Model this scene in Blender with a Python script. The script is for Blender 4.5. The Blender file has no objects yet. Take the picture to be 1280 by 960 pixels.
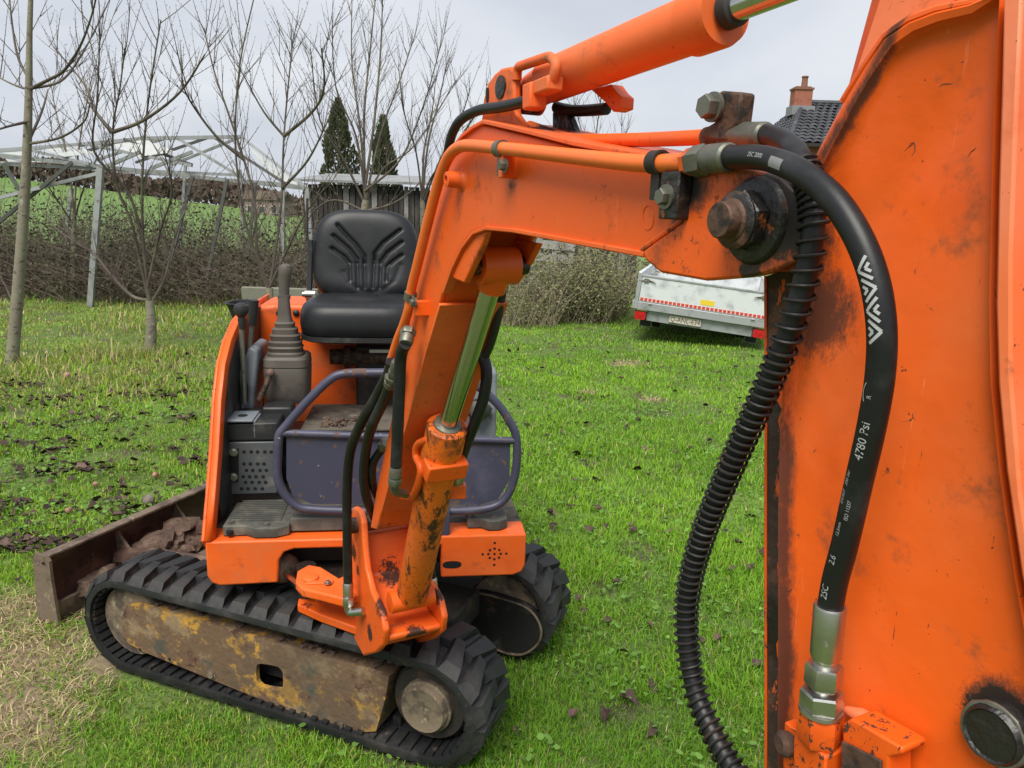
import bpy, bmesh, math, random
import numpy as np
from mathutils import Vector, Matrix
random.seed(7); RNG = np.random.default_rng(11)
S = bpy.context.scene; COL = S.collection
V = Vector; R = math.radians

# ---------------------------------------------------------------- camera
CAM_H, PITCH, ROLL, FPX = 1.58, R(12.7), R(1.7), 950.0
_F = V((0, math.cos(PITCH), -math.sin(PITCH))); _r = V((1, 0, 0)); _u = _r.cross(_F)
CR = _r * math.cos(ROLL) + _u * math.sin(ROLL); CU = _u * math.cos(ROLL) - _r * math.sin(ROLL); CF = _F
CAM = V((0, 0, CAM_H))
cd = bpy.data.cameras.new('camera'); cam = bpy.data.objects.new('camera', cd); COL.objects.link(cam)
cd.sensor_width = 36.0; cd.lens = 36.0 * FPX / 1280.0; cd.clip_start = 0.02; cd.clip_end = 3000
cam.matrix_world = Matrix(((CR.x, CU.x, -CF.x, CAM.x), (CR.y, CU.y, -CF.y, CAM.y), (CR.z, CU.z, -CF.z, CAM.z), (0, 0, 0, 1)))
S.camera = cam
# ---------------------------------------------------------------- overcast sky + weak broad sun
SUN_EL, SUN_AZ = R(56), R(-160)      # sun behind the camera's left shoulder, veiled by cloud
w = bpy.data.worlds.new('World'); S.world = w; w.use_nodes = True
nt = w.node_tree; nt.nodes.clear()
def wn(t, **k):
    n = nt.nodes.new(t)
    for a, b in k.items(): setattr(n, a, b)
    return n
out = wn('ShaderNodeOutputWorld'); bg = wn('ShaderNodeBackground'); bg.inputs['Strength'].default_value = 0.12
sky = wn('ShaderNodeTexSky', sky_type='NISHITA', sun_disc=False, sun_elevation=SUN_EL, sun_rotation=SUN_AZ)
sky.dust_density = 2.0
tc = wn('ShaderNodeTexCoord'); mp = wn('ShaderNodeMapping'); mp.inputs['Scale'].default_value = (1.0, 1.0, 3.2)
nz = wn('ShaderNodeTexNoise'); nz.inputs['Scale'].default_value = 1.7; nz.inputs['Detail'].default_value = 5; nz.inputs['Roughness'].default_value = 0.5
nz.inputs['Distortion'].default_value = 0.5
rp = wn('ShaderNodeValToRGB')
rp.color_ramp.elements[0].position = 0.33; rp.color_ramp.elements[0].color = (3.5, 3.8, 4.45, 1)
rp.color_ramp.elements[1].position = 0.68; rp.color_ramp.elements[1].color = (5.35, 5.55, 5.9, 1)
mx = wn('ShaderNodeMix', data_type='RGBA'); mx.inputs['Factor'].default_value = 0.95
nt.links.new(tc.outputs['Generated'], mp.inputs['Vector']); nt.links.new(mp.outputs[0], nz.inputs['Vector'])
nt.links.new(nz.outputs['Fac'], rp.inputs['Fac']); nt.links.new(sky.outputs[0], mx.inputs['A']); nt.links.new(rp.outputs[0], mx.inputs['B'])
nt.links.new(mx.outputs['Result'], bg.inputs['Color']); nt.links.new(bg.outputs[0], out.inputs['Surface'])
sl = bpy.data.lights.new('sun', 'SUN'); sl.energy = 3.9; sl.angle = R(34); sl.color = (1.0, 0.955, 0.88)
so = bpy.data.objects.new('sun', sl); COL.objects.link(so)
_sd = V((math.cos(SUN_EL) * math.sin(SUN_AZ), math.cos(SUN_EL) * math.cos(SUN_AZ), math.sin(SUN_EL)))
so.rotation_euler = _sd.to_track_quat('Z', 'Y').to_euler(); so.location = (0, 0, 30)
S.view_settings.view_transform = 'Standard'; S.view_settings.look = 'None'; S.view_settings.gamma = 1.0
S.view_settings.exposure = 0.32; S.view_settings.use_curve_mapping = False
S.render.resolution_x = 1024; S.render.resolution_y = 768
S.render.engine = 'CYCLES'
S.cycles.max_bounces = 4; S.cycles.diffuse_bounces = 3; S.cycles.glossy_bounces = 2; S.cycles.transmission_bounces = 2

# ---------------------------------------------------------------- measuring helpers (sight line -> real plane)
def ray(px, py): return CR * ((px - 640) / FPX) - CU * ((py - 480) / FPX) + CF
def at_z(px, py, z=0.0):
    d = ray(px, py); return CAM + d * ((z - CAM.z) / d.z)
def at_y(px, py, y):
    d = ray(px, py); return CAM + d * (y / d.y)
def at_t(px, py, t): return CAM + ray(px, py) * t
def at_plane(px, py, p0, n):
    d = ray(px, py); return CAM + d * ((p0 - CAM).dot(n) / d.dot(n))

# ---------------------------------------------------------------- mesh builder
class MB:
    def __init__(s): s.v = []; s.f = []
    def add(s, vs, fs):
        o = len(s.v); s.v += [V(v) for v in vs]; s.f += [[i + o for i in f] for f in fs]; return s
    def box(s, c, sz, ax=None):
        ax = ax or (V((1, 0, 0)), V((0, 1, 0)), V((0, 0, 1))); c = V(c)
        vs = [c + ax[0] * (sx * sz[0] / 2) + ax[1] * (sy * sz[1] / 2) + ax[2] * (sz_ * sz[2] / 2) for sz_ in (-1, 1) for sy in (-1, 1) for sx in (-1, 1)]
        fs = [(0, 2, 3, 1), (4, 5, 7, 6), (0, 1, 5, 4), (2, 6, 7, 3), (0, 4, 6, 2), (1, 3, 7, 5)]
        if ax[0].cross(ax[1]).dot(ax[2]) < 0: fs = [f[::-1] for f in fs]
        return s.add(vs, fs)
    def tube(s, pts, r, n=8, caps=True, closed=False):
        pts = [V(p) for p in pts]; m = len(pts); rs = list(r) if hasattr(r, '__len__') else [r] * m
        tan = []
        for i in range(m):
            a = pts[(i - 1) % m] if (closed or i > 0) else pts[i]; b = pts[(i + 1) % m] if (closed or i < m - 1) else pts[i]
            t = (b - a); tan.append(t.normalized() if t.length > 1e-9 else V((0, 0, 1)))
        nrm = tan[0].orthogonal().normalized(); vs = []; fs = []
        for i in range(m):
            nrm = nrm - tan[i] * nrm.dot(tan[i])
            nrm = nrm.normalized() if nrm.length > 1e-6 else tan[i].orthogonal().normalized()
            b = tan[i].cross(nrm)
            for k in range(n):
                a = 2 * math.pi * k / n; vs.append(pts[i] + (nrm * math.cos(a) + b * math.sin(a)) * rs[i])
        for i in range(m if closed else m - 1):
            j = (i + 1) % m
            for k in range(n): fs.append((i * n + k, i * n + (k + 1) % n, j * n + (k + 1) % n, j * n + k))
        if caps and not closed: fs.append(tuple(range(n))[::-1]); fs.append(tuple((m - 1) * n + k for k in range(n)))
        return s.add(vs, fs)
    def prism(s, poly, vec):
        poly = [V(p) for p in poly]; vec = V(vec); n = len(poly)
        nr = V((0, 0, 0))
        for i in range(n): nr += poly[i].cross(poly[(i + 1) % n])
        if nr.dot(vec) > 0: poly = poly[::-1]
        vs = poly + [p + vec for p in poly]
        fs = [tuple(range(n)), tuple(range(2 * n - 1, n - 1, -1))] + [(i, i + n, (i + 1) % n + n, (i + 1) % n) for i in range(n)]
        return s.add(vs, fs)
    def lathe(s, p0, ax, prof, n=20):
        p0 = V(p0); ax = V(ax).normalized(); a = ax.orthogonal().normalized(); b = ax.cross(a); vs = []; fs = []
        for (d, r) in prof:
            for k in range(n):
                t = 2 * math.pi * k / n; vs.append(p0 + ax * d + (a * math.cos(t) + b * math.sin(t)) * max(r, 1e-5))
        for i in range(len(prof) - 1):
            for k in range(n): fs.append((i * n + k, i * n + (k + 1) % n, (i + 1) * n + (k + 1) % n, (i + 1) * n + k))
        fs.append(tuple(range(n))[::-1]); fs.append(tuple((len(prof) - 1) * n + k for k in range(n)))
        return s.add(vs, fs)
    def loft(s, secs, n=24, e=4.0):      # secs: (center, axisA*half, axisB*half[, exponent])
        vs = []; fs = []
        for sc in secs:
            c, A, B = V(sc[0]), V(sc[1]), V(sc[2]); ee = sc[3] if len(sc) > 3 else e
            for k in range(n):
                t = 2 * math.pi * k / n; ct, st = math.cos(t), math.sin(t)
                vs.append(c + A * (math.copysign(abs(ct) ** (2 / ee), ct)) + B * (math.copysign(abs(st) ** (2 / ee), st)))
        m = len(secs)
        for i in range(m - 1):
            for k in range(n): fs.append((i * n + k, i * n + (k + 1) % n, (i + 1) * n + (k + 1) % n, (i + 1) * n + k))
        fs.append(tuple(range(n))[::-1]); fs.append(tuple((m - 1) * n + k for k in range(n)))
        return s.add(vs, fs)
    def lump(s, c, r, sub=2, amp=.25, seed=0):
        bm = bmesh.new(); bmesh.ops.create_icosphere(bm, subdivisions=sub, radius=1.0); rg = random.Random(seed)
        off = V((rg.random() * 50, rg.random() * 50, rg.random() * 50)); bm.verts.ensure_lookup_table()
        from mathutils import noise
        r = V(r) if hasattr(r, '__len__') else V((r, r, r)); c = V(c)
        vs = [c + V((v.co.x * r.x, v.co.y * r.y, v.co.z * r.z)) * (1 + amp * noise.noise(v.co * 1.6 + off) + amp * .5 * noise.noise(v.co * 4 + off)) for v in bm.verts]
        fs = [[v.index for v in f.verts] for f in bm.faces]; bm.free(); return s.add(vs, fs)
    def build(s, name, mat, parent=None, bevel=0.0, seg=2, smooth=38, origin=None):
        me = bpy.data.meshes.new(name)
        o = V(origin) if origin is not None else V((0, 0, 0))
        me.from_pydata([tuple(v - o) for v in s.v], [], [tuple(f) for f in s.f]); me.update()
        ob = link(name, me, mat, parent); ob.location = o
        bm = bmesh.new(); bm.from_mesh(me); bmesh.ops.recalc_face_normals(bm, faces=bm.faces); bm.to_mesh(me); bm.free()
        if smooth:
            me.polygons.foreach_set('use_smooth', [True] * len(me.polygons)); me.set_sharp_from_angle(angle=R(smooth))
        if bevel:
            b = ob.modifiers.new('bevel', 'BEVEL'); b.width = bevel; b.segments = seg; b.limit_method = 'ANGLE'; b.angle_limit = R(35); b.harden_normals = False
        return ob
ROOTLOC = {}
def link(name, me, mat=None, parent=None):
    ob = bpy.data.objects.new(name, me); COL.objects.link(ob)
    if mat is not None:
        me.materials.clear(); me.materials.append(M[mat] if isinstance(mat, str) else mat)
    if parent is not None: attach(ob, parent)
    return ob
def attach(ob, parent):
    ob.parent = parent
    ob.matrix_parent_inverse = ROOTLOC.get(parent.name, Matrix.Identity(4)).inverted()
def tag(o, label=None, cat=None, group=None, kind=None):
    if label: o['label'] = label
    if cat: o['category'] = cat
    if group: o['group'] = group
    if kind: o['kind'] = kind
    return o
def thing(name, loc, label, cat, group=None):
    o = bpy.data.objects.new(name, None); COL.objects.link(o); o.location = loc; o.empty_display_size = .2
    ROOTLOC[o.name] = Matrix.Translation(V(loc)); return tag(o, label, cat, group)
def spline(pts, n=8, closed=False):
    P = [V(p) for p in pts]; o = []; m = len(P)
    for i in range(m if closed else m - 1):
        g = (lambda k: P[k % m]) if closed else (lambda k: P[min(max(k, 0), m - 1)])
        a, b, c, d = g(i - 1), g(i), g(i + 1), g(i + 2)
        for k in range(n):
            t = k / n; t2, t3 = t * t, t * t * t
            o.append(.5 * ((2 * b) + (c - a) * t + (2 * a - 5 * b + 4 * c - d) * t2 + (3 * b - a - 3 * c + d) * t3))
    if not closed: o.append(P[-1])
    return o
def rounded(pts, rad=.05, n=6):       # polyline with filleted corners
    P = [V(p) for p in pts]; o = [P[0]]
    for i in range(1, len(P) - 1):
        a, b, c = P[i - 1], P[i], P[i + 1]; r = min(rad, (a - b).length * .49, (c - b).length * .49)
        p, q = b + (a - b).normalized() * r, b + (c - b).normalized() * r
        for k in range(n + 1):
            t = k / n; o.append((1 - t) ** 2 * p + 2 * t * (1 - t) * b + t * t * q)
    o.append(P[-1]); return o
# ---------------------------------------------------------------- procedural materials
M = {}
def mat(name, base, rough=.5, metal=0.0, layers=(), bump=(), spec=.5, coat=0.0, attr=None, trans=0.0, scale=1.0):
    """layers: dict(c,color; s,scale; lo,hi noise band; d,detail; r,rough; m,metal; k,strength; st,stretch; at,(center,r0,r1) spot mask)"""
    m = bpy.data.materials.new(name); M[name] = m; m.use_nodes = True; nt = m.node_tree; N = nt.nodes; L = nt.links
    bs = N['Principled BSDF']; tc = N.new('ShaderNodeTexCoord'); co = tc.outputs['Object']
    def setin(sock, val):
        if hasattr(val, 'links'): L.new(val, sock)
        else: sock.default_value = val
    if attr:
        a = N.new('ShaderNodeAttribute'); a.attribute_name = attr; col = a.outputs['Color']
    else:
        rgb = N.new('ShaderNodeRGB'); rgb.outputs[0].default_value = (*base, 1); col = rgb.outputs[0]
    ro = rough; me = metal; seed = sum(map(ord, name)) % 97
    for i, l in enumerate(layers):
        mp = N.new('ShaderNodeMapping'); mp.inputs['Scale'].default_value = l.get('st', (1, 1, 1)); mp.inputs['Location'].default_value = (seed * .37 + i * 3.1, i * 1.7, seed * .11)
        L.new(co, mp.inputs['Vector'])
        nz = N.new('ShaderNodeTexNoise'); nz.inputs['Scale'].default_value = l['s'] * scale; nz.inputs['Detail'].default_value = min(l.get('d', 5), 5); nz.inputs['Roughness'].default_value = l.get('nr', .6)
        nz.inputs['Distortion'].default_value = l.get('di', 0.0)
        L.new(mp.outputs[0], nz.inputs['Vector'])
        mr = N.new('ShaderNodeMapRange'); mr.interpolation_type = 'SMOOTHSTEP'; mr.inputs['From Min'].default_value = l['lo']; mr.inputs['From Max'].default_value = l['hi']; mr.inputs['To Max'].default_value = l.get('k', 1.0)
        if 'at' in l:
            c, r0, r1 = l['at']; d = N.new('ShaderNodeVectorMath'); d.operation = 'DISTANCE'; L.new(co, d.inputs[0]); d.inputs[1].default_value = tuple(c)
            m1 = N.new('ShaderNodeMapRange'); m1.inputs['From Min'].default_value = r0; m1.inputs['From Max'].default_value = r1; m1.inputs['To Min'].default_value = 1; m1.inputs['To Max'].default_value = 0; L.new(d.outputs['Value'], m1.inputs['Value'])
            ad = N.new('ShaderNodeMath'); ad.operation = 'ADD'; L.new(m1.outputs[0], ad.inputs[0]); L.new(nz.outputs['Fac'], ad.inputs[1])
            L.new(ad.outputs[0], mr.inputs['Value'])
        elif 'ln' in l:                      # grime gathered along an edge: distance to a straight line
            p0, p1, r0, r1 = l['ln']; dr = (V(p1) - V(p0)).normalized(); sb_ = N.new('ShaderNodeVectorMath'); sb_.operation = 'SUBTRACT'; L.new(co, sb_.inputs[0]); sb_.inputs[1].default_value = tuple(p0)
            cr_ = N.new('ShaderNodeVectorMath'); cr_.operation = 'CROSS_PRODUCT'; L.new(sb_.outputs[0], cr_.inputs[0]); cr_.inputs[1].default_value = tuple(dr); le_ = N.new('ShaderNodeVectorMath'); le_.operation = 'LENGTH'; L.new(cr_.outputs[0], le_.inputs[0])
            m1 = N.new('ShaderNodeMapRange'); m1.inputs['From Min'].default_value = r0; m1.inputs['From Max'].default_value = r1; m1.inputs['To Min'].default_value = 1; m1.inputs['To Max'].default_value = 0; L.new(le_.outputs['Value'], m1.inputs['Value'])
            ad = N.new('ShaderNodeMath'); ad.operation = 'ADD'; L.new(m1.outputs[0], ad.inputs[0]); L.new(nz.outputs['Fac'], ad.inputs[1]); L.new(ad.outputs[0], mr.inputs['Value'])
        else: L.new(nz.outputs['Fac'], mr.inputs['Value'])
        fac = mr.outputs[0]
        if 'mod' in l:                       # a second, broader noise says where this layer gathers
            n2 = N.new('ShaderNodeTexNoise'); n2.inputs['Scale'].default_value = l['mod'][0] * scale; n2.inputs['Detail'].default_value = 3; L.new(mp.outputs[0], n2.inputs['Vector'])
            r2 = N.new('ShaderNodeMapRange'); r2.inputs['From Min'].default_value = l['mod'][1]; r2.inputs['From Max'].default_value = l['mod'][2]; L.new(n2.outputs['Fac'], r2.inputs['Value'])
            mu = N.new('ShaderNodeMath'); mu.operation = 'MULTIPLY'; L.new(fac, mu.inputs[0]); L.new(r2.outputs[0], mu.inputs[1]); fac = mu.outputs[0]
        mx = N.new('ShaderNodeMix'); mx.data_type = 'RGBA'; L.new(fac, mx.inputs['Factor']); L.new(col, mx.inputs['A']); mx.inputs['B'].default_value = (*l['c'], 1); col = mx.outputs['Result']
        for key, cur in (('r', ro), ('m', me)):
            if key in l:
                mf = N.new('ShaderNodeMix'); L.new(fac, mf.inputs['Factor']); setin(mf.inputs['A'], cur); mf.inputs['B'].default_value = l[key]
                if key == 'r': ro = mf.outputs['Result']
                else: me = mf.outputs['Result']
    L.new(col, bs.inputs['Base Color']); setin(bs.inputs['Roughness'], ro); setin(bs.inputs['Metallic'], me)
    bs.inputs['Specular IOR Level'].default_value = spec; bs.inputs['Coat Weight'].default_value = coat; bs.inputs['Coat Roughness'].default_value = .25
    if trans:
        bs.inputs['Transmission Weight'].default_value = trans
    prev = None
    for (sc, st, dist) in bump:
        nz = N.new('ShaderNodeTexNoise'); nz.inputs['Scale'].default_value = sc; nz.inputs['Detail'].default_value = 3; L.new(co, nz.inputs['Vector'])
        bp_ = N.new('ShaderNodeBump'); bp_.inputs['Strength'].default_value = st; bp_.inputs['Distance'].default_value = dist; L.new(nz.outputs['Fac'], bp_.inputs['Height'])
        if prev: L.new(prev, bp_.inputs['Normal'])
        prev = bp_.outputs['Normal']
    if prev: L.new(prev, bs.inputs['Normal'])
    return m
OR = (0.72, 0.100, 0.008); ORF = (0.76, 0.150, 0.034); ORD = (0.52, 0.062, 0.006)
RUST = (0.075, 0.030, 0.016); BLK = (0.018, 0.015, 0.013)
def orange(name, chips=.70, grime=.66, spots=(), fade=.5, scale=1.0, base=OR, dust=.0, rough=.42, speck=0.0, streak=0.0, bumps=(), soot=(), scratch=.70, edges=()):
    lay = [dict(c=ORF, s=2.3, lo=fade, hi=fade + .25, d=4, k=.75, r=.55), dict(c=ORD, s=6, lo=.52, hi=.75, d=6, k=.55),
           dict(c=(.20, .055, .02), s=9, lo=grime, hi=grime + .14, d=9, nr=.7, k=.75, r=.75)]
    if dust: lay.append(dict(c=(.33, .15, .07), s=4, lo=.42, hi=.72, d=8, nr=.7, k=dust, r=.85))
    if speck: lay.append(dict(c=(.16, .04, .018), s=95, lo=.56, hi=.66, d=4, nr=.7, k=.9, r=.85, mod=(7, .62 - speck, .80 - speck)))
    lay.append(dict(c=(.86, .36, .20), s=30, lo=.66, hi=.70, d=4, nr=.8, st=(2.5, 2.5, .22), k=.28, r=.6, mod=(4, .5, .62)))
    if streak: lay.append(dict(c=(.035, .022, .016), s=6, lo=.60 - streak, hi=.68 - streak, d=5, nr=.8, st=(2.2, 2.2, .55), k=.93, r=.6))
    for e_ in edges: lay.append(dict(c=(.055, .022, .013), s=26, lo=.80, hi=1.22, d=5, nr=.85, k=.93, r=.7, st=(1, 1, .45), ln=e_))
    for sp in soot: lay.append(dict(c=(.070, .026, .015), s=60, lo=.86, hi=1.22, d=5, nr=.92, k=.9, r=.65, st=(1, 1, .6), at=sp))
    lay.append(dict(c=(.13, .035, .016), s=24, lo=scratch, hi=scratch + .03, d=5, nr=.85, st=(2.6, 2.6, .5), k=.9, r=.8, di=.4))
    for sp in spots: lay.append(dict(c=BLK, s=70 / scale, lo=.98, hi=1.12, d=5, nr=.85, k=.95, r=.45, at=sp))
    lay += [dict(c=RUST, s=46, lo=chips, hi=chips + .03, d=5, nr=.75, r=.8, di=.6), dict(c=BLK, s=13, lo=chips + .05, hi=chips + .065, d=5, nr=.85, st=(1.4, 1.4, .5), r=.7, di=1.2)]
    return mat(name, base, rough, 0, lay, bump=((55, .10, .004), (400, .10, .0006)) + tuple(bumps), scale=scale, coat=.03, spec=.36)
orange('orange_paint', fade=.56, chips=.74)
orange('orange_worn', chips=.64, grime=.54, speck=.10)
mat('bare_metal_paint', (.36, .39, .37), .5, .3)
orange('orange_dusty', chips=.69, grime=.58, dust=.40, fade=.42, speck=.07)
orange('orange_cyl', chips=.66, grime=.58, scale=1.3)
mat('rust_dark', (.055, .028, .018), .8, 0, [dict(c=(.16, .07, .035), s=18, lo=.5, hi=.7, d=8), dict(c=BLK, s=30, lo=.55, hi=.65, d=6)], bump=((60, .5, .006),))
mat('rust_paint', (.040, .022, .016), .75, 0, [dict(c=(.15, .065, .035), s=20, lo=.48, hi=.66, d=5, nr=.7), dict(c=(.014, .012, .011), s=9, lo=.52, hi=.62, d=5, r=.45), dict(c=(.60, .10, .015), s=32, lo=.60, hi=.63, d=5, nr=.75, st=(1, 1, .4), mod=(5, .42, .55))], bump=((70, .6, .005),))
mat('greasy_black', (.014, .012, .011), .42, 0, [dict(c=(.10, .045, .025), s=28, lo=.56, hi=.7, d=8, r=.8), dict(c=(.35, .10, .03), s=22, lo=.64, hi=.70, d=8)], bump=((70, .6, .006),))
mat('rubber_hose', (.008, .0085, .0095), .44, 0, [dict(c=(.035, .036, .038), s=14, lo=.50, hi=.78, d=7, r=.6)], bump=((300, .12, .0008),), spec=.38)
mat('rubber_old', (.020, .019, .018), .6, 0, [dict(c=(.10, .085, .07), s=20, lo=.55, hi=.8, d=8, r=.85)], bump=((200, .2, .001),))
mat('track_rubber', (.009, .0095, .0105), .6, 0, [dict(c=(.060, .055, .050), s=7, lo=.50, hi=.80, d=8, k=.8, r=.8), dict(c=(.11, .078, .045), s=16, lo=.60, hi=.74, d=8, k=.7, r=.95)], bump=((45, .35, .006), (240, .25, .0015)))
mat('spring_steel', (.018, .017, .017), .55, .3, [dict(c=(.04, .024, .016), s=30, lo=.5, hi=.7, r=.8)])
mat('zinc', (.50, .50, .47), .34, 1.0, [dict(c=(.22, .21, .18), s=26, lo=.45, hi=.75, d=8, r=.55), dict(c=(.12, .08, .05), s=40, lo=.66, hi=.74, r=.8, m=.2)], bump=((160, .1, .001),))
mat('zinc_dirty', (.19, .19, .155), .5, .8, [dict(c=(.07, .055, .04), s=34, lo=.45, hi=.7, d=8, r=.8, m=.2)], bump=((120, .3, .002),))
mat('chrome', (.52, .52, .50), .19, 1.0, [dict(c=(.35, .34, .31), s=12, lo=.5, hi=.8, d=6, r=.22, k=.6)])
mat('rusty_bolt', (.10, .055, .035), .65, .4, [dict(c=(.03, .022, .018), s=50, lo=.45, hi=.6, d=7), dict(c=(.22, .15, .11), s=30, lo=.6, hi=.75, d=7)], bump=((110, .5, .003),))
mat('seat_vinyl', (.009, .010, .012), .46, 0, [dict(c=(.032, .032, .033), s=5, lo=.48, hi=.8, d=5, k=.7, r=.55), dict(c=(.06, .055, .045), s=26, lo=.62, hi=.74, d=5, k=.35, r=.8)], bump=((420, .15, .0008), (14, .15, .006)), spec=.40)
mat('black_plastic', (.014, .014, .015), .5, 0, [dict(c=(.07, .065, .055), s=10, lo=.5, hi=.75, d=7, r=.75)], bump=((160, .2, .001),))
mat('mat_plastic', (.055, .055, .048), .75, 0, [dict(c=(.16, .145, .11), s=9, lo=.45, hi=.75, d=8)], bump=((90, .4, .003),))
mat('taupe_plastic', (.080, .068, .057), .6, 0, [dict(c=(.125, .108, .09), s=9, lo=.45, hi=.75, d=7), dict(c=(.05, .04, .032), s=40, lo=.62, hi=.7, d=6)], bump=((240, .15, .001),))
mat('grey_console', (.17, .19, .21), .48, 0, [dict(c=(.09, .095, .10), s=9, lo=.5, hi=.75, d=7), dict(c=(.30, .32, .33), s=20, lo=.6, hi=.75, d=5)], bump=((90, .15, .002),))
mat('vent_panel', (.070, .075, .080), .5, 0, [dict(c=(.15, .14, .12), s=12, lo=.52, hi=.75, d=8, r=.8)], bump=((120, .2, .001),))
mat('hole_black', (.004, .004, .004), .9)
mat('purple_paint', (.042, .043, .076), .45, 0, [dict(c=(.085, .082, .125), s=6, lo=.50, hi=.75, d=7, r=.6, k=.8), dict(c=(.10, .06, .045), s=26, lo=.615, hi=.65, d=7, r=.85), dict(c=(.35, .33, .30), s=42, lo=.70, hi=.72, d=5)], bump=((60, .15, .002),))
mat('deck_dirt', (.10, .085, .065), .9, 0, [dict(c=(.045, .040, .034), s=14, lo=.45, hi=.65, d=8), dict(c=(.22, .19, .14), s=30, lo=.6, hi=.72, d=8)], bump=((60, .6, .01),))
mat('mud', (.085, .052, .036), .95, 0, [dict(c=(.15, .10, .07), s=14, lo=.45, hi=.7, d=9), dict(c=(.03, .02, .015), s=36, lo=.55, hi=.7, d=8)], bump=((38, .9, .02), (160, .6, .004)))
mat('blade_steel', (.085, .048, .035), .55, .35, [dict(c=(.16, .10, .07), s=6, lo=.45, hi=.7, d=8, r=.75, m=.1), dict(c=(.035, .02, .016), s=14, lo=.5, hi=.68, d=8, m=.1), dict(c=(.26, .19, .12), s=24, lo=.66, hi=.74, d=8, r=.9, m=0)], bump=((40, .35, .006),))
mat('blade_edge', (.16, .12, .085), .75, .15, [dict(c=(.07, .05, .04), s=12, lo=.45, hi=.65, d=9), dict(c=(.28, .22, .15), s=20, lo=.58, hi=.7, d=8)], bump=((50, .5, .005),))
mat('frame_yellow', (.125, .075, .042), .8, 0, [dict(c=(.46, .25, .03), s=5.2, lo=.50, hi=.58, d=10, nr=.72, st=(1, 1, 1.2), k=.9), dict(c=(.22, .155, .09), s=9, lo=.50, hi=.64, d=9, nr=.7), dict(c=(.085, .058, .036), s=3, lo=.52, hi=.62, d=6, k=.6), dict(c=(.07, .028, .02), s=8, lo=.56, hi=.66, d=9, nr=.7), dict(c=(.06, .06, .045), s=4.3, lo=.60, hi=.68, d=9)], bump=((50, .6, .006),))
mat('hub_mud', (.17, .13, .085), .85, .1, [dict(c=(.08, .06, .045), s=16, lo=.45, hi=.62, d=9), dict(c=(.30, .25, .17), s=30, lo=.58, hi=.7, d=8)], bump=((70, .5, .005),))
mat('black_cover', (.018, .017, .018), .5, 0, [dict(c=(.16, .035, .012), s=7, lo=.62, hi=.68, d=8), dict(c=(.07, .06, .05), s=14, lo=.55, hi=.75, d=8, r=.85)], bump=((60, .3, .004),))
mat('dark_steel', (.030, .026, .023), .7, .3, [dict(c=(.08, .05, .035), s=12, lo=.5, hi=.7, d=8)], bump=((60, .4, .004),))
mat('label_grey', (.20, .20, .20), .5); mat('print_white', (.36, .37, .37), .6); mat('label_white', (.6, .6, .57), .5)
mat('trailer_alu', (.66, .69, .70), .45, .25, [dict(c=(.38, .41, .42), s=5, lo=.45, hi=.75, d=6), dict(c=(.33, .33, .28), s=9, lo=.62, hi=.75, d=8)], bump=((30, .05, .004),))
mat('trailer_rail', (.36, .38, .38), .5, .4, [dict(c=(.22, .23, .22), s=8, lo=.45, hi=.75, d=7)])
mat('red_tape', (.50, .055, .04), .45); mat('white_tape', (.62, .55, .52), .45); mat('yellow_sticker', (.68, .50, .03), .5)
mat('red_lens', (.42, .008, .014), .18, coat=.5); mat('plate_white', (.55, .52, .42), .45); mat('plate_text', (.035, .012, .012), .5)
mat('black_rubber', (.02, .02, .02), .7); mat('grey_edge', (.35, .36, .35), .6)
mat('bark', (.19, .17, .125), .9, 0, [dict(c=(.22, .215, .15), s=5, lo=.48, hi=.68, d=8), dict(c=(.055, .042, .034), s=16, lo=.55, hi=.7, d=8, st=(1, 1, 2)), dict(c=(.30, .29, .25), s=11, lo=.63, hi=.72, d=7)], bump=((50, .5, .008),))
mat('bark_red', (.085, .066, .054), .85, 0, [dict(c=(.135, .120, .082), s=3, lo=.45, hi=.65, d=6), dict(c=(.055, .034, .031), s=2, lo=.55, hi=.7, d=4)])
mat('conifer', (.045, .058, .020), .9, 0, [dict(c=(.055, .062, .020), s=3, lo=.45, hi=.7, d=5), dict(c=(.07, .05, .022), s=1.4, lo=.58, hi=.75, d=5)])
mat('thicket_stem', (.15, .115, .09), .9, 0, [dict(c=(.17, .15, .11), s=2, lo=.5, hi=.7, d=5)])
mat('thicket_leaf', (.055, .055, .024), .85, 0, [dict(c=(.085, .062, .040), s=1.5, lo=.45, hi=.65, d=5), dict(c=(.06, .09, .025), s=2.6, lo=.58, hi=.7, d=5)])
mat('shrub_leaf', (.17, .19, .07), .85, 0, [dict(c=(.25, .21, .13), s=2.2, lo=.45, hi=.65, d=5), dict(c=(.13, .17, .05), s=3, lo=.55, hi=.7, d=5), dict(c=(.07, .065, .04), s=28, lo=.52, hi=.62, d=3)])
mat('dry_stem', (.32, .27, .18), .9, 0, [dict(c=(.13, .10, .07), s=3, lo=.45, hi=.7, d=5)])
mat('galv_frame', (.32, .335, .33), .5, .35, [dict(c=(.22, .23, .22), s=6, lo=.45, hi=.7, d=7)])
mat('dark_frame', (.09, .09, .085), .6, .2)
mat('poly_pane', (.42, .44, .42), .35, 0, [dict(c=(.35, .36, .30), s=3, lo=.5, hi=.75, d=6)])
mat('dark_plank', (.030, .026, .023), .85, 0, [dict(c=(.075, .068, .06), s=7, lo=.45, hi=.7, d=7, st=(1, 1, .2))], bump=((40, .3, .006),))
mat('grey_plank', (.24, .235, .215), .85, 0, [dict(c=(.13, .125, .115), s=7, lo=.45, hi=.7, d=7)], bump=((40, .3, .006),))
mat('shed_roof', (.25, .26, .26), .6, 0, [dict(c=(.14, .145, .14), s=3, lo=.45, hi=.7, d=6)])
mat('roof_tile', (.040, .042, .046), .55, 0, [dict(c=(.075, .078, .082), s=2, lo=.45, hi=.7, d=6)])
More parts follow.
